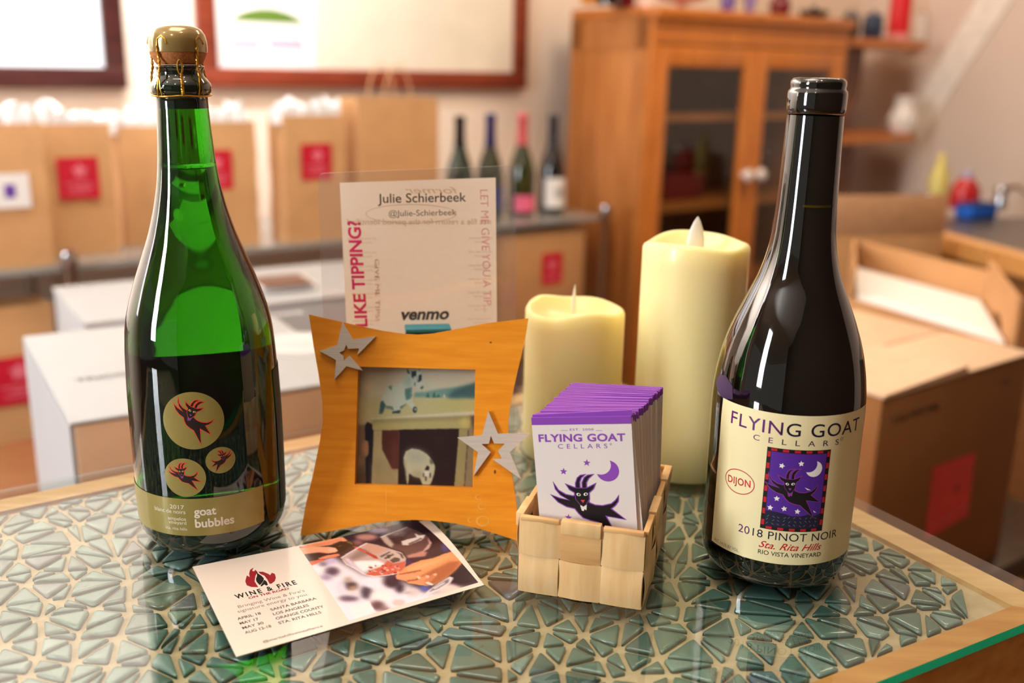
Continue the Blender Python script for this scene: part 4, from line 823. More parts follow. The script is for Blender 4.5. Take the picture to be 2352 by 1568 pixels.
# ================================================================== flameless candles
WAX = mat('ivory_wax', (243, 227, 164), .38, var=.01, scale=8, sss=.55, sssr=(.02, .014, .006), coat=.15); FLAME = mat('white_plastic_flame', (252, 248, 244), .3, sss=.3, sssr=(.004, .004, .004))
def candle(x, y, R, H, ph, amp, frot, label):
    o = empty('pillar_candle', (x, y, T+.0003)); tag(o, label, 'candle', 'cream flameless pillar candles'); N = 72; m = MB(); vs = []
    def rim(a): return H+amp*(math.sin(2*a+ph)+.7*math.sin(3*a+1.9*ph)+.3*math.sin(5*a+ph))
    rows = [(0, None, 0.), (R*.97, None, 0.), (R, None, .0016)]+[(R, t, None) for t in (.2, .4, .6, .8, .93)]
    rows += [('rim', c, s) for c, s in ((0, -.0035), (.0010, -.0014), (.0026, -.0002), (.0044, -.0004), (.0060, -.0020))]
    rows += [('in', .010, -.006), ('in', .016, -.0105), ('in', .024, -.0125), ('in', R*.97, -.0130)]
    for rr in rows:
        for k in range(N):
            a = 2*PI*k/N; h = rim(a)
            if rr[0] == 'rim': r_, z = R-rr[1], h+rr[2]
            elif rr[0] == 'in': r_ = R-rr[1]; w = (R-rr[1])/R; z = H+(h-H)*max(0, (w-.3)/.7)+rr[2]
            elif rr[1] is None: r_, z = rr[0], rr[2]
            else: r_, z = R, rr[1]*(h-.0035)
            vs.append((max(r_, 1e-4)*math.sin(a), -max(r_, 1e-4)*math.cos(a), z))
    fs = [(j*N+k, j*N+(k+1) % N, (j+1)*N+(k+1) % N, (j+1)*N+k) for j in range(len(rows)-1) for k in range(N)]; m.add(vs, fs); m.build('wax_body', WAX, o, 1.2)
    m = MB(); zb = H-.0128; prof = [(.0001, 0), (.0026, .0006), (.0044, .004), (.0056, .009), (.0055, .0135), (.0043, .0195), (.0022, .0255), (.0004, .029), (.0001, .0292)]; n = 20
    vs = [(p*1.25*math.cos(2*PI*k/n), p*.3*math.sin(2*PI*k/n)+.0012*math.sin(z*90), z+zb) for p, z in prof for k in range(n)]; Mf = Matrix.Rotation(frot, 4, 'Z')
    m.add(vs, [(j*n+k, j*n+(k+1) % n, (j+1)*n+(k+1) % n, (j+1)*n+k) for j in range(len(prof)-1) for k in range(n)], None, Mf); m.build('flame', FLAME, o, 1.2)
    m = MB(); m.lathe([(.0034, zb-.001), (.0044, zb+.0006), (.0062, zb+.0009), (.0068, zb-.001)], 28); m.build('flame_socket', WAX, o); return o
candle(.1275, .690, .0372, .1685, 2.2, .0016, .35, 'tall cream pillar candle with a white flame tip, between basket and dark bottle')
candle(.0462, .716, .0368, .1135, .6, .0019, 1.45, 'short cream pillar candle behind the brochures, beside the taller candle')

# ================================================================== photo frame
FO = Vector((-.0606, .5622, T)); fx = Vector((1, -.022, 0)).normalized(); fy = Vector((0, .039, .132)).normalized(); fz = fx.cross(fy)
fr = empty('photo_frame', FO); fr.matrix_world = Matrix(((fx.x, fy.x, fz.x, FO.x), (fx.y, fy.y, fz.y, FO.y), (fx.z, fy.z, fz.z, FO.z), (0, 0, 0, 1)))
tag(fr, 'curved orange wooden photo frame with two metal stars and a goat photo', 'photo frame')
OUT = [(-66.9, 137.3), (-50.8, 134.1), (-35.6, 130.9), (-20.4, 128.2), (-7.3, 126.6), (1.7, 126.3), (10.7, 127.2), (24.7, 130.1), (44.6, 134.5), (70.0, 138), (68.4, 125.5), (64.4, 106.4), (60.6, 87.3), (59.1, 74.3), (59.3, 63.4), (61.8, 43.5), (65.5, 21.7), (68.6, .4), (67.6, 0), (58.3, 2.7), (43.2, 7.0), (28.1, 9.9), (13.1, 11.3), (1.1, 11.4), (-11.9, 10.4), (-26.9, 8.0), (-46.8, 3.6), (-64.8, 0), (-68.3, 0.2), (-65.4, 19.6), (-61.3, 38.7), (-57.8, 58.7), (-56.3, 70.8), (-57, 83.8), (-59.9, 100.8), (-63.2, 116.8)]
HOLE = [(-35.2, 105.5), (-35.4, 32.4), (37.9, 32.2), (37.9, 105.4)]
mmv = lambda L_: [(x*1e-3, y*1e-3) for x, y in L_]
HONEY = mat('honey_stained_wood', (232, 150, 38), .36, col2=(214, 130, 24), scale=26, stretch=(1, 9, 4), coat=.25, bump=.04)
m = MB(); m.prism(mmv(OUT), -.011, 0, holes=[mmv(HOLE)]); m.build('frame', HONEY, fr, .5)
m = MB(); m.box((-.040, .028, -.0135), (.042, .110, -.0112)); m.build('backing_board', mat('brown_hardboard', (110, 76, 48), .8), fr)
STEEL = mat('brushed_steel', (214, 204, 194), .38, metal=.3, var=.05, scale=60, stretch=(1, 14, 1))
S1 = [(-45.4, 132.7), (-38.6, 122.3), (-24.3, 124.6), (-35.4, 112.8), (-34.5, 116.9), (-41.2, 116.4), (-42.7, 119.0), (-43.8, 115.5), (-46.9, 113.9), (-44.1, 111.9), (-43.9, 109.1), (-40.4, 112.2), (-32.1, 103.2), (-42.1, 105.6), (-49.2, 97.5), (-48.7, 109.3), (-59.0, 114.6), (-48.2, 118.5)]
S2 = [(46.7, 79.9), (53.0, 66.2), (72.5, 66.9), (60.5, 54.9), (67.8, 38.7), (50.0, 50.4), (55.7, 50.9), (53.3, 55.5), (57.4, 60.2), (50.7, 60.2), (48.6, 64.8), (47.5, 59.9), (42.9, 59.6), (48.8, 54.7), (38.5, 39.8), (40.9, 54.5), (27.8, 63.2), (43.1, 65.0)]
for S_ in (S1, S2):
    m = MB(); m.prism(mmv(S_), .0002, .0022); m.build('star', STEEL, fr, .05)
m = MB(); pi = fr.matrix_world.inverted(); top = Vector((.0, .095, -.0136)); ft = pi @ Vector((-.0606, .626, T+.0004)); ft2 = pi @ Vector((-.0606, .628, T+.0024))
for s0, s1 in ((-.016, .016),): m.add([(s0*.6, top.y, top.z), (s1*.6, top.y, top.z), (s1, ft.y, ft.z), (s0, ft.y, ft.z), (s0*.6, top.y+.002, top.z-.001), (s1*.6, top.y+.002, top.z-.001), (s1, ft2.y, ft2.z), (s0, ft2.y, ft2.z)], [(0, 1, 2, 3), (7, 6, 5, 4), (0, 4, 5, 1), (1, 5, 6, 2), (2, 6, 7, 3), (3, 7, 4, 0)])
m.build('easel_leg', mat('brown_hardboard', (110, 76, 48)), fr)
PT = Paint(250, 250, (206, 198, 172)); fpo = fr.matrix_world @ Vector((0, 0, -.0062)); FMI = fr.matrix_world.inverted()
def fp(L_):                                # traced outline -> the print's own 0..1 square
    out = []
    for x, y in L_:
        q = FMI @ at_plane(x/5.226+800, y/5.226+830, fpo, fz); out.append(((q.x+.0365)/.0755, (.1065-q.y)/.0755))
    return out
def fpoly(L_, c, soft=1, op=1.): PT.poly(fp(L_), c, soft, op)
def fell(x, y, rx, ry, c, soft=2, op=1., rot=0.): fpoly(ell(x, y, rx, ry, 22, rot=rot), c, soft, op)
fpoly([(0, 0), (1620, 0), (1620, 120), (0, 110)], (176, 168, 146), 12); fpoly([(0, 0), (180, 0), (180, 700), (0, 700)], (168, 158, 126), 14); fell(240, 310, 50, 50, (222, 196, 152), 4, .8)
fpoly([(860, 190), (960, 260), (1110, 335), (780, 420)], (198, 200, 176), 3)
fpoly([(60, 425), (1600, 440), (1600, 640), (60, 740)], (196, 188, 138), 5); fpoly([(1100, 450), (1600, 445), (1600, 610), (1000, 560)], (190, 186, 112), 10, .7)
fpoly([(790, 374), (930, 366), (1060, 336), (1240, 316), (1370, 302), (1450, 290), (1600, 236), (1600, 442), (785, 434)], (120, 158, 146), 2); fpoly([(1200, 400), (1270, 340), (1370, 305), (1600, 236), (1600, 442), (1190, 438)], (70, 104, 108), 4)
for x, y0, w in ((952, 372, 24), (1028, 362, 24), (1080, 395, 30)): fpoly([(x-w, 432), (x, y0), (x+w, 432)], (52, 112, 98), 1)
fell(1150, 420, 10, 24, (226, 216, 180), 1)
fpoly([(366, 628), (384, 470), (420, 380), (470, 306), (530, 280), (640, 258), (680, 200), (722, 165), (698, 92), (744, 130), (762, 116), (838, 114), (852, 82), (864, 110), (884, 170), (874, 232), (904, 290), (896, 334), (850, 332), (800, 304), (772, 312), (764, 470), (800, 540), (824, 612), (788, 616), (756, 560), (700, 502), (640, 544), (624, 590), (606, 622), (528, 622), (545, 590), (510, 566), (440, 562), (410, 628)], (198, 208, 190), 1)
fpoly([(690, 180), (740, 170), (760, 300), (700, 320), (660, 250)], (160, 184, 170), 4, .8)
DK = (40, 62, 66)
for q, c, o_ in (([(752, 122), (812, 114), (812, 180), (772, 206), (756, 180)], DK, .95), ([(830, 172), (878, 156), (874, 230), (838, 252), (820, 236)], (28, 50, 54), 1), ([(698, 92), (714, 98), (744, 158), (708, 140)], DK, .9), ([(846, 96), (860, 82), (860, 112), (842, 118)], (90, 112, 108), .8), ([(676, 330), (764, 308), (764, 418), (742, 452), (692, 472), (676, 400)], (108, 146, 136), .95), ([(690, 340), (740, 330), (730, 440), (700, 450)], (78, 118, 112), .6), ([(366, 628), (384, 486), (412, 468), (446, 524), (434, 570), (408, 628)], (58, 94, 98), .95), ([(436, 530), (530, 540), (548, 592), (500, 572), (452, 566)], (96, 126, 122), .9), ([(528, 602), (628, 584), (616, 622), (528, 626)], DK, .95), ([(620, 544), (704, 502), (648, 562), (622, 572)], (92, 132, 120), .9), ([(474, 302), (522, 288), (518, 348), (500, 340)], (92, 130, 122), .8), ([(856, 318), (896, 290), (900, 320), (880, 338)], (70, 92, 80), .9), ([(786, 246), (808, 260), (804, 300), (784, 290)], (90, 116, 110), .8)): fpoly(q, c, 1, o_)
fell(797, 582, 26, 38, DK, 1); fell(803, 575, 11, 18, (196, 196, 180), 1); fell(796, 192, 20, 16, (196, 204, 192), 1, .9); fpoly([(824, 160), (842, 150), (836, 240), (822, 250)], (206, 212, 198), 1)
fpoly([(60, 740), (1600, 660), (1600, 1560), (40, 1560)], (150, 138, 102), 3)
fpoly([(60, 722), (270, 690), (300, 700), (230, 748), (60, 764)], (196, 182, 142), 2); fpoly([(60, 764), (200, 776), (206, 940), (216, 1500), (40, 1500)], (138, 114, 90), 2); fpoly([(110, 1300), (216, 1260), (216, 1500), (60, 1500)], (104, 88, 66), 8)
fell(206, 1040, 40, 95, (206, 150, 112), 3, .85); fell(150, 1190, 34, 40, (196, 158, 112), 6, .6)
fpoly([(198, 780), (226, 726), (304, 762), (304, 852), (286, 1500), (214, 1500), (206, 1160), (246, 1110), (242, 960), (204, 940)], (32, 30, 42), 1)
fpoly([(270, 682), (1600, 596), (1600, 644), (290, 694)], (216, 208, 178), 1); fpoly([(288, 706), (1472, 660), (1452, 806), (288, 826)], (184, 172, 116), 1); fpoly([(288, 700), (1472, 656), (1470, 700), (288, 736)], (146, 136, 92), 3, .7); fell(1392, 740, 50, 60, (214, 198, 112), 4, .8)
fpoly([(310, 828), (405, 834), (405, 1060), (530, 1282), (604, 1290), (604, 1510), (276, 1510)], (182, 164, 118), 1); fpoly([(300, 1180), (440, 1140), (520, 1300), (600, 1310), (600, 1500), (290, 1500)], (160, 142, 100), 8, .8)
fpoly([(403, 830), (612, 824), (602, 1287), (524, 1287), (430, 1100), (405, 1052)], (84, 42, 36), 1); fpoly([(520, 1000), (606, 900), (602, 1287), (524, 1287)], (110, 54, 42), 6, .8); fpoly([(610, 820), (1334, 810), (1270, 1530), (600, 1480)], (44, 28, 29), 1); fell(1090, 950, 90, 50, (66, 42, 38), 10, .7); fell(1140, 1250, 110, 40, (52, 44, 34), 10, .7)
fpoly([(1332, 816), (1444, 806), (1400, 1540), (1276, 1540)], (168, 154, 104), 1); fpoly([(1444, 800), (1530, 850), (1500, 1540), (1392, 1540)], (152, 136, 102), 2); fpoly([(1436, 820), (1446, 820), (1398, 1540), (1388, 1540)], (84, 66, 52), 1); fpoly([(1462, 656), (1600, 645), (1600, 860), (1506, 860), (1480, 730)], (98, 82, 66), 2)
fpoly([(664, 1150), (690, 1080), (760, 1046), (850, 1060), (940, 1110), (1002, 1180), (1044, 1260), (1034, 1340), (1004, 1440), (984, 1486), (890, 1486), (860, 1402), (780, 1382), (732, 1344), (720, 1470), (704, 1474), (690, 1310), (668, 1230)], (204, 198, 162), 1)
fpoly([(700, 1090), (760, 1052), (880, 1080), (980, 1170), (900, 1230), (760, 1230), (690, 1180)], (176, 174, 156), 8, .8); fpoly([(736, 1344), (860, 1300), (900, 1400), (860, 1410), (790, 1390)], (160, 152, 116), 6, .7); fpoly([(664, 1180), (690, 1180), (716, 1440), (704, 1450)], (176, 166, 130), 2)
fpoly([(918, 1302), (946, 1252), (972, 1266), (966, 1312)], (40, 28, 30), 1); fpoly([(980, 1168), (1004, 1190), (1016, 1236), (990, 1230)], (50, 38, 38), 2); fpoly([(902, 1326), (972, 1318), (976, 1370), (934, 1392), (904, 1376)], (230, 224, 206), 1); fell(932, 1408, 11, 30, (74, 62, 54), 1); fell(984, 1368, 11, 32, (84, 72, 62), 1); fell(905, 1365, 8, 30, (90, 78, 64), 1)
PT.speck(5); PT.build('photo_print', lambda u, v: Vector((-.0365+.0755*u, .1065-.0755*v, -.0062)), painted('goat_snapshot', .3), fr)
m = MB(); m.box((-.0352, .0325, -.0056), (.0378, .1052, -.0046)); m.build('glazing', clear_pane('frame_glass', (.97, .97, .97)), fr)
P = Print(.05); WORN = mat('pale_scuff', (236, 166, 66), .5)
for x, y, rx, ry in ((41.8, 26.4, 2.2, 1.8), (44, 20.8, 2.6, 2.2), (37, 12.2, 1.7, 1.6), (44.6, 11.8, 4.2, 3.4)): P.poly(ell(x, y, rx, ry, 20), WORN, 1, holes=[ell(x+.3, y+.2, rx*.75, ry*.72, 18)])
P.build('scuff_marks', lambda u, v, h: Vector((u, v, .00002+h)), fr); P = Print(.05)
P.poly(ell(51.6, 42.4, .7, 1.3, 12), mat('wood_knot', (120, 66, 18), .5), 1); P.build('wood_knot', lambda u, v, h: Vector((u, v, .00002+h)), fr); P = Print(.05); P.poly(ell(47, 122.5, .8, .5, 12), mat('wood_knot', (120, 66, 18)), 1); P.build('wood_knot', lambda u, v, h: Vector((u, v, .00002+h)), fr); P = Print(.05); P.line([(-15.8, 30.5), (-15.2, 15)], .4, WORN, 1)
P.build('scratch', lambda u, v, h: Vector((u, v, .00002+h)), fr)

# ================================================================== tipping sign behind the frame
ya = math.radians(9); SO = Vector((-.06, .655, T)); sx = Vector((math.cos(ya), math.sin(ya), 0)); szn = sx.cross(Vector((0, 0, 1)))
sg = empty('tip_sign', SO); sg.matrix_world = Matrix(((sx.x, 0, szn.x, SO.x), (sx.y, 0, szn.y, SO.y), (0, 1, 0, SO.z), (0, 0, 0, 1))); tag(sg, 'printed tipping sign in a clear sleeve standing behind the orange photo frame', 'sign')
def rounded(q, r=4.5, n=5):
    out = []
    for i in range(len(q)):
        a, b, c = Vector(q[i-1]), Vector(q[i]), Vector(q[(i+1) % len(q)]); p0 = b+(a-b).normalized()*r; p2 = b+(c-b).normalized()*r
        for k in range(n+1): s = k/n; p = p0*(1-s)**2+b*2*s*(1-s)+p2*s*s; out.append((p.x, p.y))
    return out
m = MB(); m.prism(mmv(rounded([(-67, .2), (64.5, .2), (61.5, 220.1), (-67.8, 214.4)])), -.0008, 0); m.build('clear_sleeve', clear_pane('sleeve_plastic', (.96, .95, .95), 1.45, .02, .05), sg)
P = Print(.03); SP = translucent('sign_paper', (252, 244, 230), .6); GHOST = translucent('show_through_ink', (226, 206, 176)); HOT = translucent('magenta_marker', (238, 24, 130)); FADE = translucent('faded_pink_marker', (236, 164, 182)); VEN = ink('dark_teal_ink', (10, 42, 56))
P.poly([(-51, 60), (51.5, 60), (47.7, 212), (-54.1, 208.3)], SP, 1)
P.text('not file a return for the period identified', -50, 45, 181, 4.0, GHOST, 2, flip=True, bold=.01)
for k in range(7):
    for x0, x1 in ((-50+k*.4, -31), (30, 46)):
        P.text('with and by respect penalty', x0, x1, 171-k*9.3, 1.9, GHOST, 2, flip=True); P.text('of the tax return', x0+4, x1-3, 168.4-k*9.3, 1.7, GHOST, 2, flip=True)
P.text('former', 0-12, 22, 201.5, 4.5, GHOST, 2, flip=True, shear=.3); P.poly(ell(-8, 188, 30, 6.5, 40), GHOST, 2, holes=[ell(-8, 188, 29.4, 6, 40)])
P.text('Julie Schierbeek', -29.8, 28.3, 195.2, 6.3, ink('sign_black_ink', (44, 44, 46)), 3, bold=.008, rot=.018); P.text('@Julie-Schierbeek', -22.9, 21.8, 186.4, 4.1, ink('sign_grey_ink', (92, 86, 82)), 3, rot=.018)
P.text('venmo', -15.4, 17.2, 116.2, 8.3, VEN, 3, shear=.22, bold=.035)
P.text('FEEL LIKE', 0, 50, 0, 8.2, HOT, 3, bold=.032); P.text('TIPPING?', 0, 46, 0, 8.4, HOT, 3, bold=.032)
# turn the two marker lines upright: they read upwards along the left edge
k0 = len(P.mb.v)
def upright(start, x, y, s=1.0): 
    for i in range(*start):
        u, v, w = P.mb.v[i]; P.mb.v[i] = (x-v*s-u*.05, y+u, w)
nT = len(glyphs('TIPPING?', 1., .032)[0]); nF = len(glyphs('FEEL LIKE', 1., .032)[0])
upright((k0-nT, k0), -39.4, 137.5); upright((k0-nT-nF, k0-nT), -36.8, 84.5)
k0 = len(P.mb.v); P.text('LET ME GIVE YOU A TIP...', 0, 83, 0, 5.6, FADE, 3, bold=-.004); P.text('GIVE ME TIPS!', 0, 42, 0, 3.4, ink('bleed_pink_ink', (238, 190, 180)), 2)
nA = len(glyphs('LET ME GIVE YOU A TIP...', 1., -.004)[0])
for i in range(k0, k0+nA): u, v, w = P.mb.v[i]; P.mb.v[i] = (37.4+v+u*.045, 204-u, w)
for i in range(k0+nA, len(P.mb.v)): u, v, w = P.mb.v[i]; P.mb.v[i] = (-32.5+v*.9, 158-u, w)
P.build('printed_sheet', lambda u, v, h: Vector((u, v, -.0013+h)), sg)
tbx = empty('teal_box', SO+sx*.0021+szn*.0083); tbx.rotation_euler = (0, 0, ya); tag(tbx, 'narrow teal box propping the tipping sign behind the photo frame', 'box')
m = MB(); m.box((-.0150, -.0066, 0), (.0150, .0066, .1105), bev=.0012); m.build('box_body', mat('deep_teal_card', (10, 92, 96), .45, var=.04), tbx)
m = MB(); m.box((-.0153, -.0069, .1106), (.0153, .0069, .1138), bev=.0008); m.build('lid', mat('light_teal_card', (70, 160, 180), .5), tbx)

# ================================================================== postcard lying on the glass
def zc(x, y): p = at_z(x, y, 0); return Vector((p.x, p.y))
CB = zc(543, 1510); cs = (zc(1112, 1345)-CB).normalized(); ctv = Vector((-cs.y, cs.x))
def cmm(zx, zy): d = zc(zx/3.267+420, zy/3.267+1180)-CB; return (d.dot(cs)*1e3, d.dot(ctv)*1e3)
pc = empty('postcard', (CB.x, CB.y, T+.0002)); pc.rotation_euler = (0, 0, math.atan2(cs.y, cs.x)); tag(pc, 'white wine event postcard lying flat on the glass in front', 'card')
def curl(u, v): t = max(0, (u-.095)/.055); return .0035*t*t*math.sin(PI*min(1, max(0, v/.094)))
CQ = [(0, 0), (141.2, 0), (152.2, 89.6), (5.6, 102.1)]
def cq(a, b): x = [(CQ[0][k]*(1-a)+CQ[1][k]*a)*(1-b)+(CQ[3][k]*(1-a)+CQ[2][k]*a)*b for k in (0, 1)]; return x[0]*1e-3, x[1]*1e-3
m = MB(); NU, NV = 28, 14; vs = []
for lay in (0, .00035):
    for j in range(NV+1):
        for i in range(NU+1): u, v = cq(i/NU, j/NV); vs.append((u, v, lay+curl(u, v)))
W = NU+1; K = W*(NV+1); fs = []
for j in range(NV):
    for i in range(NU): a = j*W+i; fs += [(a, a+W, a+W+1, a+1), (K+a, K+a+1, K+a+W+1, K+a+W)]
for i in range(NU): a = NV*W+i; fs += [(i, i+1, K+i+1, K+i), (a+1, a, K+a, K+a+1)]
for j in range(NV): a = j*W; b = j*W+NU; fs += [(a+W, a, K+a, K+a+W), (b, b+W, K+b+W, K+b)]
m.add(vs, fs); m.build('card_sheet', mat('gloss_card_white', (232, 218, 206), .22, var=.005, coat=.3), pc)
P = Print(.02); BK = DARK_INK; RD = ink('wine_red_ink', (150, 26, 40)); GR = ink('soft_grey_ink', (128, 116, 110)); MG = ink('mid_grey_ink', (84, 74, 74))
for q, mt_ in (([(532, 408), (505, 425), (497, 455), (502, 480), (480, 468), (468, 512), (480, 542), (515, 555), (566, 556), (538, 512), (545, 470), (560, 442), (545, 425), (533, 438), (520, 432)], RD), ([(566, 440), (600, 440), (640, 455), (655, 466), (668, 448), (690, 456), (698, 485), (690, 510), (665, 530), (650, 530), (635, 500), (612, 470), (580, 456)], RD), ([(553, 433), (562, 452), (590, 470), (608, 490), (605, 510), (585, 535), (575, 540), (553, 515), (548, 495), (557, 470)], BK), ([(612, 500), (630, 515), (638, 540), (625, 544), (612, 535), (590, 551), (582, 546), (600, 520)], BK)): P.poly([cmm(*p) for p in q], mt_, 1)
def ctext(t, x0, x1, y, cap, mt_, **k): P.text(t, x0, x1, y, cap, mt_, 1, rot=-.025, **k)
ctext('WINE & FIRE', 16.4, 50.8, 54.0, 5.0, BK, space=1.35, bold=.03); ctext('ON THE ROAD', 22.4, 45, 50.4, 2.3, RD, bold=.03); ctext("Bringing Wine & Fire's", 14.7, 51.6, 44, 3.1, GR); ctext('signature energy to you.', 13, 52, 39.4, 3.1, GR)
for k, (a, b, xb) in enumerate((('APRIL 18', 'SANTA BARBARA', 54.2), ('MAY 17', 'LOS ANGELES', 48), ('MAY 30', 'ORANGE COUNTY', 54.5), ('AUG 12-18', 'STA. RITA HILLS', 51.2))): ctext(a, 10.7-.2*k, (23.2, 20.4, 21.4, 23.8)[k], 32.5-4.95*k, 2.6, MG, bold=.02); ctext(b, 28.7-.25*k, xb, 32.7-4.95*k, 2.6, MG, bold=.02)
ctext('@staritahillswinealliance', 15.3, 46.8, 5.2, 2.0, MG, bold=.01)
P.build('printed_text', lambda u, v, h: Vector((u, v, .00036+curl(u, v)+h)), pc)
PT = Paint(330, 250, (58, 40, 50)); X0, X1, Y0, Y1 = 60., 151., 1.5, 98.
def pn_(L_):
    out = []
    for x, y in L_: d = zc(x/5.2267+670, y/5.2267+1190)-CB; out.append(((d.dot(cs)*1e3-X0)/(X1-X0), (Y1-d.dot(ctv)*1e3)/(Y1-Y0)))
    return out
def pp(L_, c, soft=1, op=1.): PT.poly(pn_(L_), c, soft, op)
def pb(x, y, rx, ry, c, s=4, op=1., rot=0.): PT.poly(pn_(ell(x, y, rx, ry, 24, rot=rot)), c, s, op)
pp([(0, 560), (500, 480), (900, 700), (1200, 720), (1600, 900), (2400, 800), (2400, 1400), (400, 1400)], (238, 228, 240), 9)
for x, y, rx, ry, c in ((1040, 150, 120, 40, (186, 172, 214)), (1100, 95, 60, 30, (180, 110, 120)), (900, 235, 130, 44, (190, 136, 128)), (800, 300, 60, 30, (150, 100, 100)), (1250, 70, 90, 40, (100, 96, 128)), (1720, 280, 160, 120, (44, 28, 36)), (1850, 400, 44, 60, (70, 62, 132)), (1560, 130, 120, 90, (34, 22, 30)), (470, 520, 70, 40, (196, 178, 218)), (330, 620, 90, 40, (246, 240, 246)), (490, 650, 86, 54, (92, 72, 90)), (380, 560, 50, 30, (120, 100, 120)), (420, 720, 70, 40, (170, 150, 176)), (700, 820, 96, 54, (68, 52, 60)), (680, 745, 46, 34, (176, 152, 140)), (740, 850, 40, 26, (200, 156, 112)), (600, 860, 60, 90, (226, 216, 236)), (560, 980, 60, 50, (240, 232, 236)), (900, 900, 70, 84, (78, 62, 76)), (690, 975, 120, 34, (98, 78, 98)), (742, 912, 74, 20, (226, 206, 214)), (1000, 780, 150, 70, (240, 232, 246)), (1210, 770, 110, 80, (66, 42, 54)), (1300, 850, 56, 60, (58, 38, 50)), (1600, 850, 60, 40, (92, 96, 180)), (1080, 950, 130, 70, (244, 236, 238)), (1030, 1060, 90, 60, (108, 74, 78)), (1120, 1100, 60, 26, (122, 86, 84)), (1460, 900, 80, 50, (214, 196, 198)), (1880, 860, 160, 60, (228, 206, 200)), (2060, 730, 180, 90, (52, 34, 42)), (1420, 560, 60, 40, (70, 44, 90)), (1500, 510, 70, 30, (60, 34, 50))): pb(x, y, rx, ry, c, 5)
pb(1290, 1025, 78, 40, (216, 194, 190), 2); pb(1390, 905, 50, 20, (200, 180, 180), 2)
SK = (230, 152, 112)
pp([(160, 450), (300, 425), (560, 420), (620, 395), (600, 440), (420, 500), (230, 560)], (52, 32, 32), 2)
pp([(60, 350), (250, 300), (350, 268), (560, 235), (622, 238), (690, 296), (640, 296), (590, 284), (470, 330), (330, 352), (230, 368)], SK, 1); pp([(240, 330), (420, 300), (560, 262), (620, 262), (560, 280), (440, 320), (300, 350)], (206, 122, 86), 2, .7)
pp([(80, 366), (300, 353), (450, 354), (532, 364), (558, 400), (532, 421), (440, 434), (330, 421), (230, 432), (140, 448), (110, 400)], (238, 164, 130), 1); pp([(436, 386), (470, 368), (534, 376), (546, 400), (500, 412), (450, 410)], (240, 182, 156), 1); pp([(150, 440), (330, 414), (440, 428), (440, 436), (330, 424)], (176, 96, 72), 1, .7)
pp([(316, 490), (400, 464), (500, 444), (568, 436), (584, 458), (500, 484), (400, 502), (340, 508)], (224, 128, 96), 1); pp([(210, 530), (330, 508), (424, 508), (330, 544), (236, 580)], (218, 112, 84), 1); pp([(340, 486), (520, 446), (560, 444), (420, 482)], (238, 160, 128), 1, .7)
pp([(466, 352), (560, 310), (640, 288), (700, 282), (738, 300), (750, 342), (690, 362), (640, 396), (565, 420), (556, 384), (520, 360)], (36, 20, 20), 1); pp([(640, 292), (700, 286), (736, 306), (742, 340), (704, 318)], (120, 96, 62), 1, .8); pb(580, 345, 30, 8, (96, 74, 56), 1, .8, -.4)
pp([(1066, 236), (1390, 124), (1530, 190), (1642, 270), (1684, 342), (1652, 404), (1560, 452), (1390, 494), (1340, 424), (1200, 372), (1120, 312)], (104, 74, 70), 1, .8); pp([(1066, 236), (1130, 214), (1230, 330), (1200, 372), (1120, 312)], (206, 186, 174), 2, .8); pp([(1180, 250), (1300, 190), (1420, 200), (1300, 330), (1240, 330)], (66, 42, 40), 3, .8)
pp([(1066, 236), (1390, 122), (1392, 132), (1072, 246)], (236, 226, 222), 1); pp([(1320, 300), (1400, 278), (1500, 262), (1480, 208), (1530, 240), (1608, 238), (1600, 262), (1560, 300), (1400, 352), (1334, 346)], (226, 214, 208), 1, .9); pp([(1400, 330), (1560, 270), (1570, 286), (1420, 350)], (96, 70, 66), 1, .8); pp([(1640, 280), (1684, 342), (1652, 404), (1560, 452), (1600, 400), (1650, 350)], (206, 170, 168), 1, .8); pp([(1390, 470), (1560, 430), (1630, 440), (1610, 490), (1390, 500)], (214, 150, 136), 2, .8)
pp([(588, 486), (760, 382), (900, 306), (1050, 340), (1200, 388), (1322, 430), (1378, 500), (1364, 600), (1292, 672), (1150, 694), (980, 708), (870, 682), (740, 602), (660, 562)], (214, 186, 182), 1, .85)
pp([(690, 480), (800, 400), (900, 370), (960, 430), (820, 490), (740, 520)], (130, 108, 108), 4, .8); pp([(900, 310), (1050, 345), (1160, 390), (1020, 450), (880, 380)], (200, 150, 130), 3, .8); pp([(740, 530), (880, 520), (1040, 520), (1150, 570), (960, 620), (860, 660), (780, 590)], (248, 244, 248), 3, .95); pp([(640, 500), (680, 490), (780, 590), (880, 660), (870, 682), (740, 602)], (214, 204, 230), 1, .8)
pp([(1026, 474), (1200, 392), (1330, 440), (1368, 520), (1240, 552), (1120, 510)], (196, 176, 170), 1, .9)
for q in ([(1060, 470), (1180, 415), (1190, 425), (1080, 484)], [(1110, 490), (1220, 440), (1230, 456), (1130, 506)], [(1180, 520), (1240, 486), (1300, 500), (1300, 530), (1220, 550)], [(1250, 420), (1330, 450), (1350, 500), (1330, 500), (1300, 450)], [(1140, 455), (1190, 450), (1180, 500), (1150, 490)]): pp(q, (70, 52, 52), 1, .85)
pp([(884, 692), (960, 640), (1090, 590), (1150, 520), (1230, 560), (1372, 536), (1356, 620), (1284, 672), (1100, 698), (980, 706)], (206, 92, 74), 1, .95)
r9 = random.Random(9)
for k in range(46): x = r9.uniform(930, 1340); y = r9.uniform(575, 690); pb(x, y, r9.uniform(8, 26), r9.uniform(6, 14), r9.choice(((246, 196, 180), (122, 28, 38), (232, 120, 100), (188, 54, 54), (250, 222, 208), (120, 44, 46))), 1, .8, r9.uniform(-.6, .6))
pp([(736, 344), (800, 354), (900, 408), (1024, 468), (1044, 504), (1000, 494), (880, 424), (760, 374)], (170, 58, 48), 1); pp([(760, 352), (900, 416), (890, 424), (770, 366)], (226, 120, 90), 1, .8)
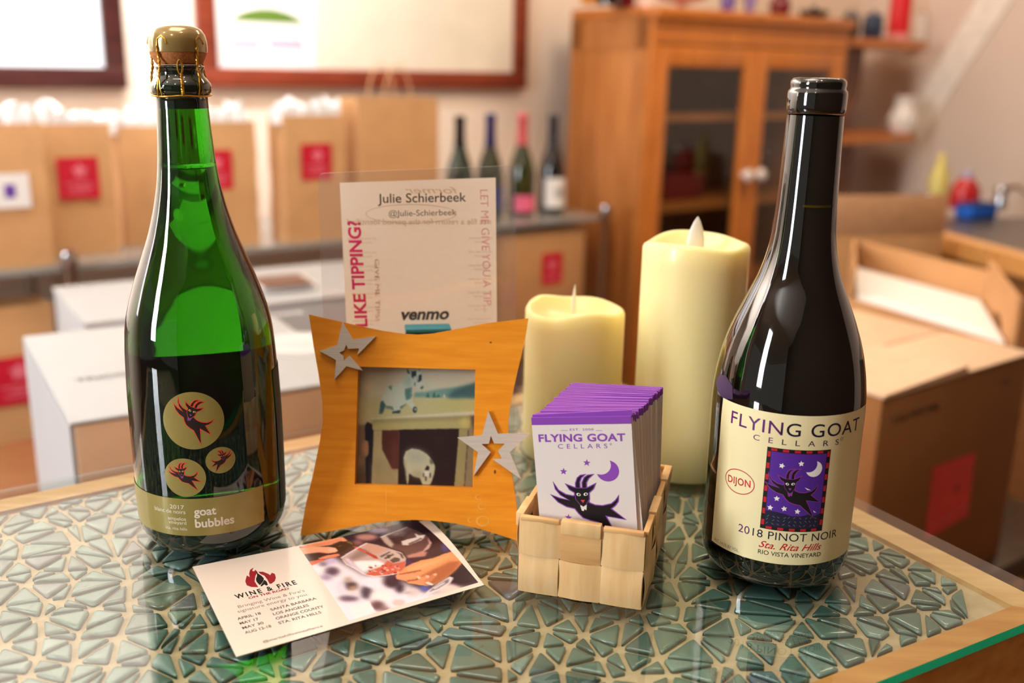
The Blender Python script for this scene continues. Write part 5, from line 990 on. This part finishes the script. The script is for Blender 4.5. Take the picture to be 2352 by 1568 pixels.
pp([(588, 486), (760, 380), (902, 304), (904, 314), (764, 390), (600, 490)], (246, 240, 240), 1); pp([(592, 488), (662, 556), (742, 598), (872, 680), (982, 704), (1150, 690), (1292, 668), (1292, 676), (1150, 700), (980, 714), (868, 688), (738, 608), (656, 566)], (244, 238, 242), 1, .9)
pp([(1250, 702), (1286, 668), (1362, 606), (1440, 568), (1560, 530), (1700, 514), (1820, 478), (1930, 452), (2016, 508), (2046, 580), (1980, 650), (1850, 744), (1740, 802), (1640, 828), (1530, 814), (1400, 792), (1380, 770), (1262, 742)], (228, 150, 100), 1)
pp([(1540, 720), (1700, 640), (1900, 560), (2040, 560), (1980, 650), (1850, 744), (1740, 802), (1640, 828), (1600, 800), (1640, 740)], (164, 92, 58), 3, .85); pp([(1380, 620), (1560, 560), (1760, 530), (1880, 490), (1920, 500), (1700, 590), (1500, 650), (1400, 660)], (240, 172, 122), 4, .8)
for q, c in (([(1290, 684), (1420, 660), (1560, 640), (1560, 650), (1430, 676), (1300, 694)], (150, 76, 50)), ([(1280, 694), (1400, 690), (1510, 690), (1520, 720), (1440, 740), (1290, 736), (1262, 720)], (236, 156, 116)), ([(1380, 764), (1500, 744), (1510, 726), (1540, 730), (1520, 760), (1400, 776)], (140, 70, 48)), ([(1400, 772), (1520, 756), (1620, 700), (1660, 716), (1620, 776), (1480, 800), (1410, 792)], (226, 144, 104)), ([(1600, 760), (1690, 690), (1740, 684), (1740, 720), (1660, 790), (1600, 800)], (206, 124, 84)), ([(1500, 720), (1530, 712), (1550, 736), (1520, 744)], (244, 206, 186)), ([(1700, 690), (1740, 680), (1746, 706), (1712, 716)], (240, 184, 156)), ([(1610, 708), (1650, 700), (1656, 730), (1620, 740)], (240, 184, 156))): pp(q, c, 1, .9)
pp([(1600, 786), (1640, 776), (1710, 810), (1690, 826), (1630, 806)], (232, 224, 226), 1, .9); pp([(1570, 962), (1640, 880), (1760, 800), (1900, 722), (1948, 738), (1904, 802), (1760, 884), (1620, 944)], (230, 220, 226), 1, .9); pp([(1650, 900), (1720, 836), (1830, 776), (1900, 748), (1880, 790), (1760, 862)], (110, 90, 98), 1, .8); pp([(1700, 850), (1840, 780), (1840, 800), (1720, 868)], (236, 228, 232), 1, .8)
pp([(690, 1076), (930, 1004), (1010, 1130), (770, 1216)], (242, 234, 236), 1)
PT.speck(4, 2)
cm2 = lambda x, y: cmm((x/5.2267+670-420)*3.267, (y/5.2267+1190-1180)*3.267)
pq = [cm2(85, 350), cm2(1500, 26), (cq(.985, .04)[0]*1e3, cq(.985, .04)[1]*1e3), cm2(690, 1240)]
def pic(u, v):                              # picture corner order: top left, top right, bottom right, bottom left
    a = ((pq[0][0]*(1-u)+pq[1][0]*u)*(1-v)+(pq[3][0]*(1-u)+pq[2][0]*u)*v, (pq[0][1]*(1-u)+pq[1][1]*u)*(1-v)+(pq[3][1]*(1-u)+pq[2][1]*u)*v); return a
def resample():                             # colours are painted in card millimetres; lay them out over the picture's own quad
    h, w = 250, 330; out = np.zeros((h, w, 3)); pad = PT.im
    for j in range(h):
        for i in range(w):
            x, y = pic((i+.5)/w, (j+.5)/h); a = min(w-1, max(0, int((x-X0)/(X1-X0)*w))); b = min(h-1, max(0, int((Y1-y)/(Y1-Y0)*h))); out[j, i] = pad[b, a]
    PT.im = out
resample()
def on_pic(u, v): x, y = pic(u, v); return Vector((x*1e-3, y*1e-3, .00040+curl(x*1e-3, y*1e-3)))
PT.build('pouring_picture', on_pic, painted('wine_pouring_print', .22), pc)

# ================================================================== woven basket with brochures
BO = Vector((.0062, .5012, T+.0002)); bang = -.2705; bk = empty('woven_basket', BO, bang); tag(bk, 'small woven wood-strip basket holding the purple-topped brochures', 'basket'); BW, BD, BH = .0695, .096, .0455
STR = mat('pale_wood_strip', (238, 200, 146), .55, col2=(224, 178, 118), scale=60, stretch=(3, 3, .3), coat=.08); STR2 = mat('amber_wood_strip', (230, 184, 124), .55, col2=(212, 158, 98), scale=60, stretch=(.3, .3, 3), coat=.08)
def strip(m, M, horiz, i, ncol, cw_, rh, A, mt_, L_):
    vs = []; n = 36; th = .0005
    for sgn in (1, -1):
        for k in range(n+1):
            for w in (0, .08, .5, .92, 1):
                e = .0004*(1-(2*w-1)**4)-.0004
                if horiz: u = L_*k/n; z = i*rh+rh*(.015+.97*w); off = A*math.cos(PI*(u/cw_-.5)*1.0-PI/2+PI/2)*(1 if i % 2 else -1)*math.cos(0) if False else A*math.sin(PI*u/cw_)*(1 if i % 2 else -1)
                else: u = i*cw_+cw_*(.015+.97*w); z = BH*k/n; off = A*math.sin(PI*z/rh)*(1 if i % 2 else -1)*1
                vs.append((u, off+e*sgn+sgn*th, z))
    W5 = 5; K = (n+1)*W5; fs = []
    for k in range(n):
        for w in range(4): a = k*W5+w; fs += [(a, a+1, a+W5+1, a+W5), (K+a, K+a+W5, K+a+W5+1, K+a+1)]
        fs += [(k*W5, k*W5+W5, K+k*W5+W5, K+k*W5), (k*W5+4, K+k*W5+4, K+k*W5+W5+4, k*W5+W5+4)]
    m.add(vs, fs, mt_, M)
m = MB(); mr = MB(); rh = BH/2
for (ox, oy), ang, L_, nc, par in (((0, 0), 0, BW, 3, 0), ((BW, 0), PI/2, BD, 4, 0), ((BW, BD), PI, BW, 3, 0), ((0, BD), -PI/2, BD, 4, 0)):
    cw_ = L_/nc; Mw = Matrix.Translation((ox, oy, 0)) @ Matrix.Rotation(ang, 4, 'Z') @ Matrix.Scale(-1, 4, (0, 1, 0))
    for i in range(2): strip(m, Mw, True, i, nc, cw_, rh, .0013, STR, L_)
    for i in range(nc):
        strip(m, Mw, False, i, nc, cw_, rh, -.0013, STR2 if i % 2 else STR, L_)
        up_ = i % 2 == 1; h0 = BH-(.0065 if up_ else .002); o_ = .0009 if up_ else .0002
        mr.box((i*cw_+.0006, -.0014-o_, h0), (i*cw_+cw_-.0006, .0014+o_, BH+.0016-(0 if up_ else .0008)), STR if i % 2 else STR2, Mw, bev=.0006)
m.build('woven_walls', None, bk); mr.build('rim', None, bk)
m = MB(); m.box((.001, .001, 0), (BW-.001, BD-.001, .0014)); m.build('base', STR2, bk)
# brochures
BWHITE = mat('brochure_paper', (240, 228, 222), .5, var=.01); BEDGE = mat('brochure_cut_edge', (214, 180, 146), .7, var=.06, scale=300); BPUR = mat('purple_brochure_band', (146, 74, 186), .45, var=.03)
be = Vector((.983, -.187, 0)).normalized(); bb_ = Vector((-be.y, be.x, 0)); P0 = Vector((.0151, .4997, T)); CWD, CHG, CTH = .0535, .0985, .00105
def brochure_mesh():
    m = MB(); v = [(0, 0), (CWD, 0), (CWD, CHG-.004), (0, CHG-.004)]; y0, y1 = 0, CTH
    def blk(x0, x1, z0, z1, front, edge):
        vs = [(x0, y0, z0), (x1, y0, z0), (x1, y1, z0), (x0, y1, z0), (x0, y0, z1), (x1, y0, z1), (x1, y1, z1), (x0, y1, z1)]
        m.add(vs, [(0, 1, 5, 4), (2, 3, 7, 6)], front); m.add(vs, [(0, 3, 2, 1), (4, 5, 6, 7), (1, 2, 6, 5), (3, 0, 4, 7)], edge)
    blk(0, CWD, 0, CHG-.0042, BWHITE, BEDGE); blk(0, CWD, CHG-.0042, CHG, BPUR, BPUR); return m
NB = 44; rb = random.Random(5); proto = None; GB_ = 'purple-topped brochures standing in the woven basket'
for i in range(NB):
    t = i/(NB-1); rot = .105 if i == 0 else .14 if i == 1 else .075*(1-t)+.03+rb.uniform(-.01, .01)
    xo = -.0048+.0128*t+(rb.uniform(-.0006, .0006) if i > 1 else 0)
    # the card's top left corner, then its lower left origin
    zt_ = .0564+.045-(.0035*t)+(rb.uniform(-.0009, .0006) if i > 1 else 0)+(.0012 if i == 1 else 0)
    tl = P0+be*xo+bb_*(.0042+t*.0690)+Vector((0, 0, zt_)); org = tl-(-be*math.sin(rot)*-1*0+Vector((0, 0, 0)))
    ex = be*math.cos(rot)+Vector((0, 0, math.sin(rot))); ez = Vector((0, 0, math.cos(rot)))-be*math.sin(rot); org = tl-ez*CHG
    low = min(org.z, (org+ex*CWD).z)
    if low < T+.0022: org.z += T+.0022-low
    Mx = Matrix(((ex.x, bb_.x, ez.x, org.x), (ex.y, bb_.y, ez.y, org.y), (ex.z, bb_.z, ez.z, org.z), (0, 0, 0, 1)))
    if proto is None: proto = brochure_mesh().build('brochure', None, None, .3); c = proto
    else: c = bpy.data.objects.new('brochure', proto.data); COL.objects.link(c)
    c.matrix_world = Mx
    tag(c, 'frontmost brochure in the basket, showing the winery name and leaping goat' if i == 0 else 'second brochure in the basket, its purple edge tilting above the front one' if i == 1 else 'purple-topped brochure packed upright in the basket behind the front two', 'brochure', GB_)
    if i == 0: front = c; FM = Mx.copy()
FI = FM.inverted(); fn_ = FM.to_3x3() @ Vector((0, -1, 0))
def bro(zx, zy): q = FI @ at_plane(zx/2.85+1160, zy/2.85+860, FM.translation, fn_); return (q.x*1e3, q.z*1e3)
BP = ink('brochure_purple_ink', (150, 78, 188)); P = Print(.03)
a, b = bro(425, 370), bro(580, 362); P.text('EST. 2000', a[0], b[0], (a[1]+b[1])/2, 1.3, BP, 1, space=1.2)
for x0, x1 in ((367, 408), (595, 635)): a, b = bro(x0, 366), bro(x1, 358); P.line([a, (b[0], a[1])], .2, BP, 1)
a, b = bro(222, 450), bro(788, 422); P.text('FLYING GOAT', a[0], b[0], (a[1]+b[1])/2, 4.3, BP, 1, bold=.03, space=1.05)
a, b = bro(348, 490), bro(670, 475); P.text('CELLARS', a[0], b[0], (a[1]+b[1])/2, 2.7, BP, 1, space=1.7); c_ = bro(692, 455); P.poly(ell(*c_, .55, .55, 14), BP, 1, holes=[ell(*c_, .35, .35, 12)])
for x, y in ((383, 634), (535, 577), (415, 935)): P.poly(star(*bro(x, y), 2.1, .42, .1), BP, 1)
c_ = bro(672, 630); P.poly(moon(c_[0], c_[1], 6.1, -3.7, 3.5, 5.6), BP, 1)
c_ = bro(560, 850); goat(P, c_[0], c_[1], .0815, -.03, False, DARK_INK, BP, 2, WHT, ink('mouth_red_ink', (232, 70, 60)), 7, WHT)
P.build('printed_front', lambda u, v, h: Vector((u, -.00004-h, v)), front)

# ================================================================== ceiling of the room
m = MB(); m.box((-6, -5, 2.76), (7, 7.5, 2.8)); tag(m.build('ceiling', mat('white_ceiling', (238, 230, 220), .85, var=.01)), kind='structure')
